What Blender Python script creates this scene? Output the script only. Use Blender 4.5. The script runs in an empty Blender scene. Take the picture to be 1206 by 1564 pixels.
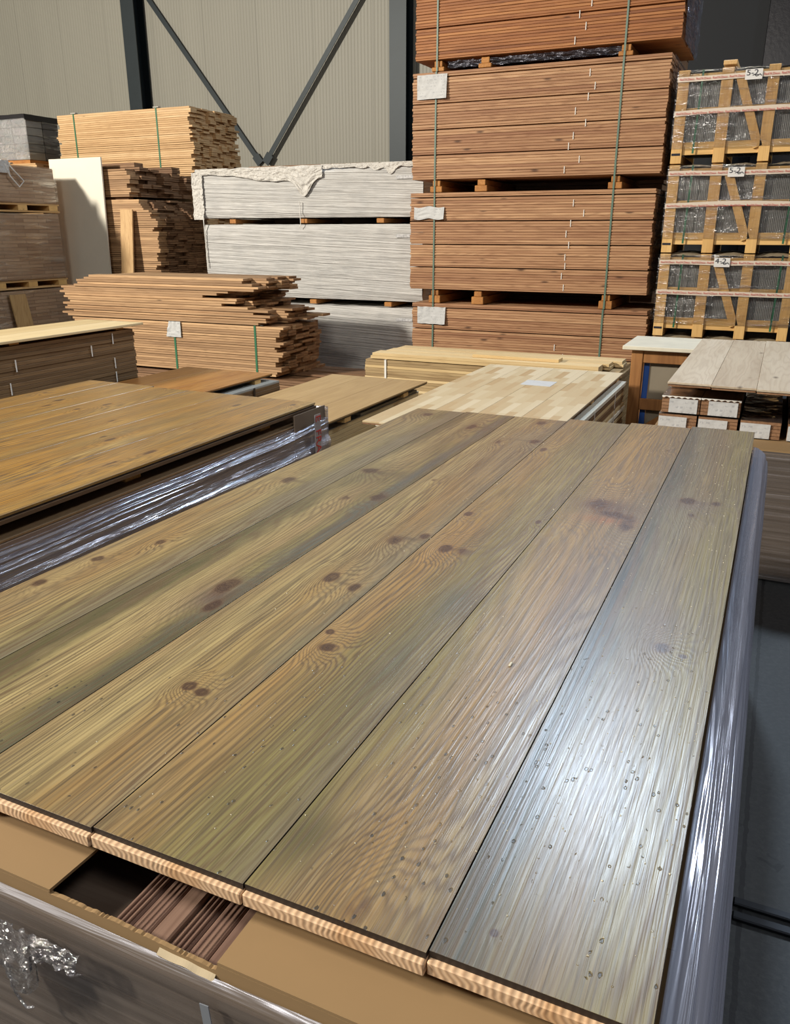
import bpy, bmesh, math, random
from mathutils import Vector, Matrix, noise
R = random.Random(7)
D = bpy.data
COL = bpy.context.scene.collection

# ------------------------------------------------------------------ node helper
class S:
    """a socket with arithmetic, so that procedural patterns read like formulas"""
    def __init__(s, nt, sock): s.nt = nt; s.o = sock
    def _m(s, op, b=None, c=None, clamp=False):
        n = s.nt.nodes.new('ShaderNodeMath'); n.operation = op; n.use_clamp = clamp
        s.nt.links.new(s.o, n.inputs[0])
        for i, v in ((1, b), (2, c)):
            if v is None: continue
            if isinstance(v, S): s.nt.links.new(v.o, n.inputs[i])
            else: n.inputs[i].default_value = v
        return S(s.nt, n.outputs[0])
    def __add__(s, b): return s._m('ADD', b)
    def __sub__(s, b): return s._m('SUBTRACT', b)
    def __mul__(s, b): return s._m('MULTIPLY', b)
    def __truediv__(s, b): return s._m('DIVIDE', b)
    def __neg__(s): return s._m('MULTIPLY', -1.0)
    def sin(s): return s._m('SINE')
    def pow(s, b): return s._m('POWER', b)
    def exp(s): return s._m('EXPONENT')
    def frac(s): return s._m('FRACT')
    def abs(s): return s._m('ABSOLUTE')
    def gt(s, b): return s._m('GREATER_THAN', b)
    def lt(s, b): return s._m('LESS_THAN', b)
    def clamp(s): return s._m('ADD', 0.0, clamp=True)
    def step(s, a, b):
        n = s.nt.nodes.new('ShaderNodeMapRange'); n.interpolation_type = 'SMOOTHSTEP'
        s.nt.links.new(s.o, n.inputs[0]); n.inputs[1].default_value = a; n.inputs[2].default_value = b
        return S(s.nt, n.outputs[0])

class MatB:
    def __init__(m, name):
        m.m = D.materials.new(name); m.m.use_nodes = True; m.nt = m.m.node_tree
        m.nt.nodes.clear()
        m.out = m.nt.nodes.new('ShaderNodeOutputMaterial')
        m.p = m.nt.nodes.new('ShaderNodeBsdfPrincipled')
        m.nt.links.new(m.p.outputs[0], m.out.inputs[0])
    def n(m, t): return m.nt.nodes.new(t)
    def l(m, a, b): m.nt.links.new(a.o if isinstance(a, S) else a, b)
    def coord(m):
        t = m.n('ShaderNodeTexCoord'); s = m.n('ShaderNodeSeparateXYZ'); m.l(t.outputs['Object'], s.inputs[0])
        return [S(m.nt, o) for o in s.outputs]
    def rnd(m):
        o = m.n('ShaderNodeObjectInfo'); g = m.n('ShaderNodeNewGeometry')
        a = S(m.nt, o.outputs['Random']); b = S(m.nt, g.outputs['Random Per Island'])
        return (a * 7.31 + b * 5.17).frac(), (a * 3.77 + b * 11.9).frac()
    def vec(m, x, y, z):
        c = m.n('ShaderNodeCombineXYZ')
        for i, v in enumerate((x, y, z)):
            if isinstance(v, S): m.l(v, c.inputs[i])
            else: c.inputs[i].default_value = v
        return c.outputs[0]
    def noise(m, v, scale=1, detail=2, rough=.5, dist=0):
        t = m.n('ShaderNodeTexNoise'); m.l(v, t.inputs['Vector'])
        t.inputs['Scale'].default_value = scale; t.inputs['Detail'].default_value = detail
        t.inputs['Roughness'].default_value = rough; t.inputs['Distortion'].default_value = dist
        return S(m.nt, t.outputs[0])
    def voro(m, v, scale=1, feat='F1'):
        t = m.n('ShaderNodeTexVoronoi'); t.feature = feat; m.l(v, t.inputs['Vector']); t.inputs['Scale'].default_value = scale
        return S(m.nt, t.outputs['Distance']), t
    def mix(m, f, a, b, mode='MIX'):
        n = m.n('ShaderNodeMix'); n.data_type = 'RGBA'; n.blend_type = mode
        if isinstance(f, S): m.l(f, n.inputs[0])
        else: n.inputs[0].default_value = f
        for i, v in ((6, a), (7, b)):
            if isinstance(v, (tuple, list)): n.inputs[i].default_value = (*v[:3], 1)
            else: m.l(v, n.inputs[i])
        return n.outputs[2]
    def ramp(m, f, stops):
        r = m.n('ShaderNodeValToRGB'); m.l(f, r.inputs[0]); e = r.color_ramp.elements
        while len(e) < len(stops): e.new(.5)
        for i, (p, c) in enumerate(stops): e[i].position = p; e[i].color = (*c, 1)
        return r.outputs[0]
    def bump(m, h, strength=.3, dist=.002, to=None):
        b = m.n('ShaderNodeBump'); m.l(h, b.inputs['Height'])
        b.inputs['Strength'].default_value = strength; b.inputs['Distance'].default_value = dist
        m.l(b.outputs[0], (to or m.p).inputs['Normal']); return b
    def set(m, **k):
        for a, v in k.items():
            s = m.p.inputs[a.replace('_', ' ')]
            if isinstance(v, S) or hasattr(v, 'is_output'): m.l(v, s)
            elif isinstance(v, tuple): s.default_value = (*v[:3], 1)
            else: s.default_value = v
        return m

def sr(r, g, b):
    f = lambda c: (c / 255 / 12.92) if c / 255 <= .04045 else ((c / 255 + .055) / 1.055) ** 2.4
    return (f(r), f(g), f(b))

def wood(name, cols, axis='X', knots=.5, rough=.55, grain=1.0, contrast=.35, scale=1.0, spec=.4):
    """planed timber: three tones drawn by grain running along one axis"""
    m = MatB(name); c = m.coord(); r1, r2 = m.rnd()
    v, u, w = (c[0], c[1], c[2]) if axis == 'X' else ((c[1], c[0], c[2]) if axis == 'Y' else (c[2], c[0], c[1]))
    sv = m.vec(v * (.55 * scale) + r1 * 60, u * (5.5 * scale) + r2 * 40, w * 5.5)
    n1 = m.noise(sv, 1, 3, .55)
    lines = ((n1 * (16 * grain) + u * 14 + w * 20) * 6.283).sin() * .5 + .5
    fine = m.noise(m.vec(v * 6 + r2 * 30, u * 260, w * 260 + r1 * 9), 1, 2, .6)
    tone = m.noise(m.vec(v * .9 + r2 * 50, u * 9 + r1 * 20, w * 9), 1, 2)
    f = (tone.step(.3, .7) * .4 + r1 * .6).clamp()
    col = m.ramp(f, [(0, cols[0]), (.5, cols[1]), (1, cols[2])])
    dk = tuple(x * y for x, y in zip(cols[0], (.62, .5, .4)))
    col = m.mix(lines.pow(2.5) * contrast, col, dk)
    col = m.mix(fine.step(.45, .75) * (contrast * .6), col, dk)
    if knots:
        d, t = m.voro(m.vec(v * 3.4 + r1 * 90, u * 9 + r2 * 55, w * 9), 1)
        k = (d.lt(.16)) * (m.noise(m.vec(v + r1 * 20, r2 * 40, 0), 1.3, 0).gt(1 - knots * .9))
        col = m.mix((d.step(.17, .04)) * m.noise(m.vec(v + r1 * 20, r2 * 40, 0), 1.3, 0).step(.75 - knots * .5, .8 - knots * .5) * .85, col, tuple(x * .35 for x in dk))
    m.set(Base_Color=col, Roughness=fine * .2 + (rough - .1), Specular_IOR_Level=spec)
    m.bump(lines * .5 + fine, .18, .0015)
    return m.m

def plain(name, col, rough=.6, metal=0, nz=0, nscale=8, bump=0, spec=.5):
    m = MatB(name); t = m.n('ShaderNodeTexCoord')
    n = m.noise(t.outputs['Object'], nscale, 4, .6)
    c = m.mix(n.step(.3, .7) * nz, col, tuple(x * .55 for x in col)) if nz else col
    m.set(Base_Color=c, Roughness=rough, Metallic=metal, Specular_IOR_Level=spec)
    if bump: m.bump(n, bump, .004)
    return m.m

def film(name, base=.10, amt=.75, sx=2., sy=2., sz=30., tint=(.85, .88, 1.), rough=.12, bump=.6, milk=.15, mcol=(.42, .42, .46)):
    """clear stretch film: mostly see-through, with glossy drawn-out wrinkles"""
    m = MatB(name); m.nt.nodes.remove(m.p)
    c = m.coord()
    v = m.vec(c[0] * sx, c[1] * sy, c[2] * sz)
    a = m.noise(v, 1, 4, .6, .4); b = m.noise(v, 2.7, 3, .6)
    g = m.n('ShaderNodeBsdfGlossy'); g.inputs['Color'].default_value = (*tint, 1); g.inputs['Roughness'].default_value = rough
    d = m.n('ShaderNodeBsdfDiffuse'); d.inputs['Color'].default_value = (*mcol, 1)
    mg = m.n('ShaderNodeMixShader'); mg.inputs[0].default_value = milk
    t = m.n('ShaderNodeBsdfTransparent'); t.inputs[0].default_value = (.93, .93, .94, 1)
    lw = m.n('ShaderNodeLayerWeight'); lw.inputs[0].default_value = .35
    bm_ = m.bump(a * 1.2 + b * .5, bump, .02, g)
    m.l(bm_.outputs[0], lw.inputs['Normal'])
    fac = (S(m.nt, lw.outputs['Fresnel']) * amt + a.step(.45, .75) * (.34 if name == 'film_crate' else .22) + base).clamp()
    mx = m.n('ShaderNodeMixShader'); m.l(fac, mx.inputs[0]); m.l(t.outputs[0], mx.inputs[1])
    m.l(g.outputs[0], mg.inputs[1]); m.l(d.outputs[0], mg.inputs[2]); m.l(mg.outputs[0], mx.inputs[2])
    m.l(mx.outputs[0], m.out.inputs[0])
    return m.m

# ------------------------------------------------------------------ mesh helper
class MB:
    def __init__(s): s.v = []; s.f = []; s.mi = []
    def poly(s, vs, faces, mi=0):
        k = len(s.v); s.v += [tuple(v) for v in vs]; s.f += [tuple(k + i for i in f) for f in faces]; s.mi += [mi] * len(faces); return s
    def box(s, x0, x1, y0, y1, z0, z1, mi=0, b=0):
        if not b:
            vs = [(x0,y0,z0),(x1,y0,z0),(x1,y1,z0),(x0,y1,z0),(x0,y0,z1),(x1,y0,z1),(x1,y1,z1),(x0,y1,z1)]
            return s.poly(vs, [(0,3,2,1),(4,5,6,7),(0,1,5,4),(1,2,6,5),(2,3,7,6),(3,0,4,7)], mi)
        b = min(b, (x1-x0)/3, (y1-y0)/3, (z1-z0)/3)
        vs = []; 
        # chamfered box: three rings per axis corner
        for z, i in ((z0, b), (z0 + b, 0), (z1 - b, 0), (z1, b)):
            vs += [(x0+i+ (0 if i else b), y0+i, z), (x1-i-(0 if i else b), y0+i, z), (x1-i, y0+i+(0 if i else b), z), (x1-i, y1-i-(0 if i else b), z),
                   (x1-i-(0 if i else b), y1-i, z), (x0+i+(0 if i else b), y1-i, z), (x0+i, y1-i-(0 if i else b), z), (x0+i, y0+i+(0 if i else b), z)]
        fs = []
        for r in range(3):
            for q in range(8):
                fs.append((r*8+q, r*8+(q+1)%8, r*8+8+(q+1)%8, r*8+8+q))
        fs.append(tuple(range(7, -1, -1))); fs.append(tuple(range(24, 32)))
        return s.poly(vs, fs, mi)
    def prism(s, prof, a, b, axis='X', mi=0):
        """closed profile swept from a to b; prof is (y,z) for X, (x,z) for Y, (x,y) for Z"""
        n = len(prof)
        def P(p, t): return {'X': (t, p[0], p[1]), 'Y': (p[0], t, p[1]), 'Z': (p[0], p[1], t)}[axis]
        vs = [P(p, a) for p in prof] + [P(p, b) for p in prof]
        fs = [(i, (i+1) % n, n + (i+1) % n, n + i) for i in range(n)] + [tuple(range(n))[::-1], tuple(range(n, 2*n))]
        return s.poly(vs, fs, mi)
    def bar(s, p, q, w, t, up=(0, 1, 0), mi=0):
        """rectangular bar from p to q, w wide, t thick along up"""
        p, q, up = Vector(p), Vector(q), Vector(up); d = (q - p).normalized(); side = d.cross(up).normalized() * w/2; up = side.cross(d).normalized() * t/2
        vs = [e + a*side + c*up for e in (p, q) for a, c in ((-1,-1),(1,-1),(1,1),(-1,1))]
        return s.poly(vs, [(0,1,2,3),(7,6,5,4),(0,4,5,1),(1,5,6,2),(2,6,7,3),(3,7,4,0)], mi)
    def grid(s, fn, nu, nv, mi=0):
        vs = [fn(i / nu, j / nv) for j in range(nv + 1) for i in range(nu + 1)]
        fs = [(j*(nu+1)+i, j*(nu+1)+i+1, (j+1)*(nu+1)+i+1, (j+1)*(nu+1)+i) for j in range(nv) for i in range(nu)]
        return s.poly(vs, fs, mi)
    def tube(s, pts, r, n=6, mi=0):
        pts = [Vector(p) for p in pts]; vs = []; k = len(pts)
        for i, p in enumerate(pts):
            d = (pts[min(i+1, k-1)] - pts[max(i-1, 0)]).normalized(); a = d.cross(Vector((.3, .2, .93))).normalized(); b = d.cross(a)
            vs += [p + r * (a * math.cos(t*2*math.pi/n) + b * math.sin(t*2*math.pi/n)) for t in range(n)]
        fs = [(i*n+t, i*n+(t+1) % n, (i+1)*n+(t+1) % n, (i+1)*n+t) for i in range(k-1) for t in range(n)] + [tuple(range(n))[::-1], tuple((k-1)*n+t for t in range(n))]
        return s.poly(vs, fs, mi)
    def mesh(s, name, mats, smooth=False, o=(0, 0, 0)):
        me = D.meshes.new(name); me.from_pydata([(v[0]-o[0], v[1]-o[1], v[2]-o[2]) for v in s.v], [], s.f)
        for m in (mats if isinstance(mats, (list, tuple)) else [mats]): me.materials.append(m)
        me.polygons.foreach_set('material_index', s.mi)
        if smooth: me.polygons.foreach_set('use_smooth', [True] * len(s.f))
        me.update()
        bm = bmesh.new(); bm.from_mesh(me); bmesh.ops.recalc_face_normals(bm, faces=bm.faces); bm.to_mesh(me); bm.free()
        return me
    def build(s, name, mats, parent=None, smooth=False, loc=None):
        """link as ONE object; vertices are in world space, loc becomes the origin"""
        if parent is not None: o = tuple(parent['_w']) if '_w' in parent else tuple(parent.location)
        else: o = loc or (0, 0, 0)
        ob = D.objects.new(name, s.mesh(name, mats, smooth, o)); COL.objects.link(ob)
        if parent is not None: ob.parent = parent; ob['_w'] = o
        else: ob.location = o
        return ob

def tag(o, label=None, cat=None, group=None, kind=None):
    if label: o['label'] = label
    if cat: o['category'] = cat
    if group: o['group'] = group
    if kind: o['kind'] = kind
    return o
def thing(name, loc, label, cat, group=None):
    o = D.objects.new(name, None); o.empty_display_size = .1; COL.objects.link(o); o.location = loc
    return tag(o, label, cat, group)
def stuff(o): o['kind'] = 'stuff'; return o
def struct(o): o['kind'] = 'structure'; return o
def kids(o): return [c for c in D.objects if c.parent == o]
def copy_tree(o, loc, label=None, group=None, parent=None, skip=()):
    c = o.copy(); COL.objects.link(c)
    if parent is None: c.location = loc
    else: c.parent = parent
    if label: c['label'] = label
    if group: c['group'] = group
    for ch in kids(o):
        if ch.name.split('.')[0] not in skip: copy_tree(ch, None, parent=c)
    return c
def text(name, body, parent, loc, size, mat, rot=(math.pi/2, 0, 0), ext=.0004, sx=1.0, align='LEFT'):
    cu = D.curves.new(name, 'FONT'); cu.body = body; cu.size = size; cu.extrude = ext; cu.align_x = align; cu.align_y = 'CENTER'
    cu.materials.append(mat)
    tmp = D.objects.new('tmp', cu); COL.objects.link(tmp); bpy.context.view_layer.update()
    me = D.meshes.new_from_object(tmp.evaluated_get(bpy.context.evaluated_depsgraph_get())); D.objects.remove(tmp)
    ob = D.objects.new(name, me); COL.objects.link(ob); ob.parent = parent
    o = Vector(tuple(parent['_w'])) if '_w' in parent else parent.location
    ob.location = Vector(loc) - Vector(o); ob.rotation_euler = rot; ob.scale = (sx, 1, 1)
    return ob
def nz(x, y, z=0.): return noise.noise(Vector((x, y, z)))

# ------------------------------------------------------------------ materials
M = {}
M['red'] = wood('larch_red', [sr(146, 102, 72), sr(172, 130, 94), sr(196, 156, 116)], 'X', .8, .65, contrast=.36)
M['redder'] = wood('larch_orange', [sr(128, 78, 44), sr(156, 100, 56), sr(178, 122, 72)], 'X', .6, .65, contrast=.3)
M['red_core'] = wood('larch_tongue', [sr(168, 118, 78), sr(192, 146, 102), sr(205, 160, 116)], 'X', .5, .65, contrast=.2)
M['oak_x'] = wood('oak_pale_x', [sr(186, 148, 102), sr(205, 168, 120), sr(218, 184, 138)], 'X', .25, .6, contrast=.22)
M['oak_dark_x'] = wood('oak_dark_x', [sr(104, 76, 52), sr(128, 96, 68), sr(150, 116, 84)], 'X', .2, .65, contrast=.22)
M['oak_mid_x'] = wood('oak_mid_x', [sr(140, 108, 76), sr(172, 136, 98), sr(204, 166, 122)], 'X', .35, .6, contrast=.22)
M['side_y'] = wood('layer_edge_y', [sr(100, 76, 48), sr(122, 94, 60), sr(138, 108, 72)], 'Y', .2, .7, contrast=.3)
M['pale_y'] = wood('ash_pale_y', [sr(196, 170, 122), sr(212, 188, 140), sr(222, 200, 156)], 'Y', 0, .5, contrast=.15)
M['oak_y'] = wood('oak_smooth_y', [sr(156, 126, 82), sr(168, 138, 92), sr(178, 148, 102)], 'Y', .15, .42, contrast=.2, grain=.6)
M['orange_y'] = wood('merbau_orange_y', [sr(130, 84, 38), sr(156, 106, 50), sr(170, 124, 66)], 'Y', .3, .35, contrast=.35)
M['grey_y'] = wood('oak_greige_y', [sr(168, 150, 126), sr(186, 170, 146), sr(198, 184, 162)], 'Y', .45, .5, contrast=.2)
M['back_y'] = wood('ply_back_y', [sr(120, 88, 62), sr(140, 104, 74), sr(155, 118, 86)], 'Y', 0, .7)
M['light_x'] = wood('birch_light_x', [sr(200, 172, 122), sr(216, 190, 142), sr(226, 204, 160)], 'X', .2, .55, contrast=.2)
M['light_edge_x'] = wood('birch_edge_x', [sr(150, 126, 88), sr(172, 146, 104), sr(190, 166, 122)], 'X', .3, .6, contrast=.4)
M['pine'] = wood('pine_raw', [sr(204, 160, 96), sr(220, 178, 112), sr(230, 190, 128)], 'Z', .35, .6, contrast=.2)
M['pine_x'] = wood('pine_raw_x', [sr(200, 156, 92), sr(216, 174, 108), sr(226, 186, 122)], 'X', .35, .6, contrast=.2)
M['pine_y'] = wood('pine_raw_y', [sr(180, 140, 86), sr(200, 160, 104), sr(212, 174, 120)], 'Y', .25, .6, contrast=.2)
M['block'] = wood('pallet_block', [sr(150, 98, 48), sr(176, 120, 62), sr(190, 134, 72)], 'Y', .2, .7, contrast=.3)
M['frame_wood'] = wood('brown_frame', [sr(128, 86, 46), sr(150, 104, 58), sr(165, 118, 70)], 'Z', .3, .55, contrast=.3)
M['dark_layers'] = wood('brown_layers_x', [sr(104, 88, 74), sr(124, 106, 90), sr(142, 124, 106)], 'X', 0, .6, contrast=.35)
M['dark_layers_y'] = wood('brown_layers_y', [sr(110, 92, 78), sr(130, 110, 94), sr(148, 128, 110)], 'Y', 0, .6, contrast=.35)
M['strap'] = plain('strap_green', sr(46, 104, 72), .35)
M['strap_grey'] = plain('strap_greygreen', sr(92, 116, 100), .4)
M['white_strap'] = plain('strap_white', sr(225, 222, 214), .5)
M['steel'] = plain('steel_dark', sr(34, 44, 48), .5, .2, .2)
M['cardboard'] = plain('cardboard', sr(144, 116, 78), .85, 0, .12, 5, .1)
M['cardboard_d'] = plain('cardboard_edge', sr(140, 110, 74), .9, 0, .3, 30)
M['grey_tile'] = plain('tile_grey', sr(140, 139, 134), .5, 0, .15)
M['black_plastic'] = plain('black_plastic', sr(28, 26, 30), .3, 0, .3, 20, .4)
M['black_ink'] = plain('ink_black', sr(20, 20, 34), .7)
M['red_ink'] = plain('ink_red', sr(190, 60, 54), .6)
M['tape'] = plain('tape_white', sr(208, 194, 176), .35)
M['blue'] = plain('blue_sheet', sr(40, 84, 160), .5)
M['board_white'] = plain('board_offwhite', sr(222, 216, 198), .6, 0, .1, 3)
M['panel_grey'] = plain('panel_greybrown', sr(128, 118, 100), .6, 0, .1)
M['white_top'] = plain('white_top', sr(212, 206, 186), .45, 0, .25, 6)
M['fleece'] = plain('underlay_grey', sr(168, 166, 156), .8, 0, .2)
M['chip'] = plain('sawdust', sr(196, 188, 164), .5)
M['film_x'] = film('film_front', .42, .3, 1.2, 1.2, 60, milk=.8, mcol=(.20, .165, .135), rough=.32, bump=.3)
M['film_y'] = film('film_side', .50, .8, 1.0, .35, 75, bump=.5, milk=.5, mcol=(.38, .35, .36), rough=.17)
M['film_pale'] = film('film_pale', .55, .8, .8, .4, 60, bump=.6, milk=.6, mcol=(.36, .36, .42), rough=.2)
M['film_crate'] = film('film_crate', .02, .55, 2.5, 2.5, 22, (1, 1, 1), .1, .7, milk=.05)
M['film_thin'] = film('film_thin', .0, .25, 2.5, 2.5, 22, (1, 1, 1), .15, .4, milk=.1)
M['film_loose'] = film('film_loose', .16, .7, 28, 28, 28, (1, 1, 1), .1, .9)

def paper():
    m = MatB('printed_paper'); c = m.coord()
    n = m.noise(m.vec(c[0] * 90, c[1] * 90, c[2] * 40), 1, 3, .6)
    rows = ((c[2] * 260).sin()).gt(.35)
    big = m.noise(m.vec(c[0] * 14, c[1] * 14, c[2] * 14), 1, 1).gt(.48)
    col = m.mix(rows * n.gt(.52) * big * .35, sr(186, 186, 184), sr(110, 112, 120))
    m.set(Base_Color=col, Roughness=.6); m.bump(m.noise(m.vec(c[0], c[1], c[2]), 18, 3), .5, .01); return m.m
M['paper'] = paper()

def white_wrap():
    m = MatB('white_wrap'); c = m.coord()
    v = m.vec(c[0] * .45, c[1] * 1.3, c[2] * 70 + c[0] * 2.6)
    a = m.noise(v, 1, 4, .6, .3); b = m.noise(m.vec(c[0] * 5, c[1] * 5, c[2] * 9), 1, 3)
    m.set(Base_Color=m.mix(b.step(.3, .8) * .5, sr(208, 206, 201), sr(180, 180, 178)), Roughness=.38, Specular_IOR_Level=.4)
    m.bump(a + b * .3, 1, .026); return m.m
M['wrap'] = white_wrap()
def crumple():
    m = MatB('white_crumpled'); c = m.coord(); v = m.vec(c[0], c[1], c[2])
    a = m.noise(v, 16, 5, .6, 1.5)
    m.set(Base_Color=m.mix(a.step(.3, .7) * .4, sr(206, 202, 194), sr(180, 177, 170)), Roughness=.45); m.bump(a, .9, .02); return m.m
M['crumple'] = crumple()

def wall_mat(name, base, amp=.35):
    m = MatB(name); c = m.coord()
    rib = ((c[0] * 6.283 / .055).sin() * .5 + .5).pow(6)
    seam = ((c[0] / 1.0 + .37).frac() - .5).abs().lt(.006)
    streak = m.noise(m.vec(c[0] * 2.2, 0, c[2] * .15), 1, 3, .6)
    col = m.mix(streak.step(.35, .7) * .18, base, tuple(x * .7 for x in base))
    col = m.mix(rib * .12, col, tuple(x * .5 for x in base)); col = m.mix(seam * .3, col, tuple(x * .35 for x in base))
    m.set(Base_Color=col, Roughness=.55); m.bump(-rib - seam * 2, .5, .006); return m.m
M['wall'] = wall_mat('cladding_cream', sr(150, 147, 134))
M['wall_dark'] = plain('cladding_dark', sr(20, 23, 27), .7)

def floor_mat():
    m = MatB('concrete_floor'); c = m.coord(); v = m.vec(c[0], c[1], c[2])
    a = m.noise(v, 1.6, 5, .6); b = m.noise(v, 60, 4, .7); s = m.noise(v, 14, 3, .6, 1)
    col = m.ramp(a, [(.3, sr(40, 42, 44)), (.7, sr(62, 64, 64))])
    col = m.mix(b.step(.4, .7) * .35, col, sr(82, 84, 80)); col = m.mix(s.step(.64, .7) * .6, col, sr(26, 28, 32))
    line = (c[0] - .115 + m.noise(v, 30, 3) * .012 - .006).abs().lt(.006)
    col = m.mix(line * .8, col, sr(20, 20, 22))
    m.set(Base_Color=col, Roughness=a * .3 + .45); m.bump(b + s, .25, .004); return m.m
M['floor'] = floor_mat()

def carton_stack():   # wrapped beige cartons of planks on the far left pallets
    m = MatB('carton_face'); c = m.coord()
    br = m.n('ShaderNodeTexBrick'); m.l(m.vec(c[1] + c[0], c[2], 0), br.inputs['Vector'])
    br.inputs['Scale'].default_value = 1; br.inputs['Brick Width'].default_value = .31; br.inputs['Row Height'].default_value = .036
    br.inputs['Mortar Size'].default_value = .0025; br.offset = .37
    br.inputs['Color1'].default_value = (*sr(204, 172, 136), 1); br.inputs['Color2'].default_value = (*sr(168, 134, 102), 1); br.inputs['Mortar'].default_value = (*sr(130, 104, 78), 1)
    n = m.noise(m.vec(c[1] * 3, c[2] * 6, c[0] * 3), 1, 3)
    col = m.mix(n.step(.35, .75) * .4, br.outputs['Color'], sr(210, 184, 152))
    m.set(Base_Color=col, Roughness=.55); m.bump(S(m.nt, br.outputs['Fac']) * -1, .4, .004); return m.m
M['carton'] = carton_stack()

def butcher():
    """finger-jointed strips: brick pattern of many pale tones"""
    m = MatB('finger_joint_y'); c = m.coord()
    row = (c[0] / .042)._m('FLOOR'); sh = ((row * 12.9 + 3.1).sin() * 43.7).frac()
    br = m.n('ShaderNodeTexBrick'); m.l(m.vec(c[1] + sh * .26, c[0], 0), br.inputs['Vector'])
    br.inputs['Scale'].default_value = 1; br.inputs['Brick Width'].default_value = .26; br.inputs['Row Height'].default_value = .042
    br.inputs['Mortar Size'].default_value = .0006; br.offset = 0; br.offset_frequency = 2
    br.inputs['Color1'].default_value = (0, 0, 0, 1); br.inputs['Color2'].default_value = (1, 1, 1, 1); br.inputs['Mortar'].default_value = (.3, .3, .3, 1)
    s = m.n('ShaderNodeSeparateColor'); m.l(br.outputs['Color'], s.inputs[0]); f = S(m.nt, s.outputs[0])
    g = m.noise(m.vec(c[1] * 1.5 + f * 40, c[0] * 30, f * 9), 1, 3)
    col = m.ramp((f * .85 + g * .2).clamp(), [(0, sr(160, 124, 84)), (.12, sr(178, 152, 112)), (.5, sr(192, 174, 138)), (1, sr(208, 194, 164))])
    m.set(Base_Color=col, Roughness=.42); return m.m
M['butcher'] = butcher()

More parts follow.
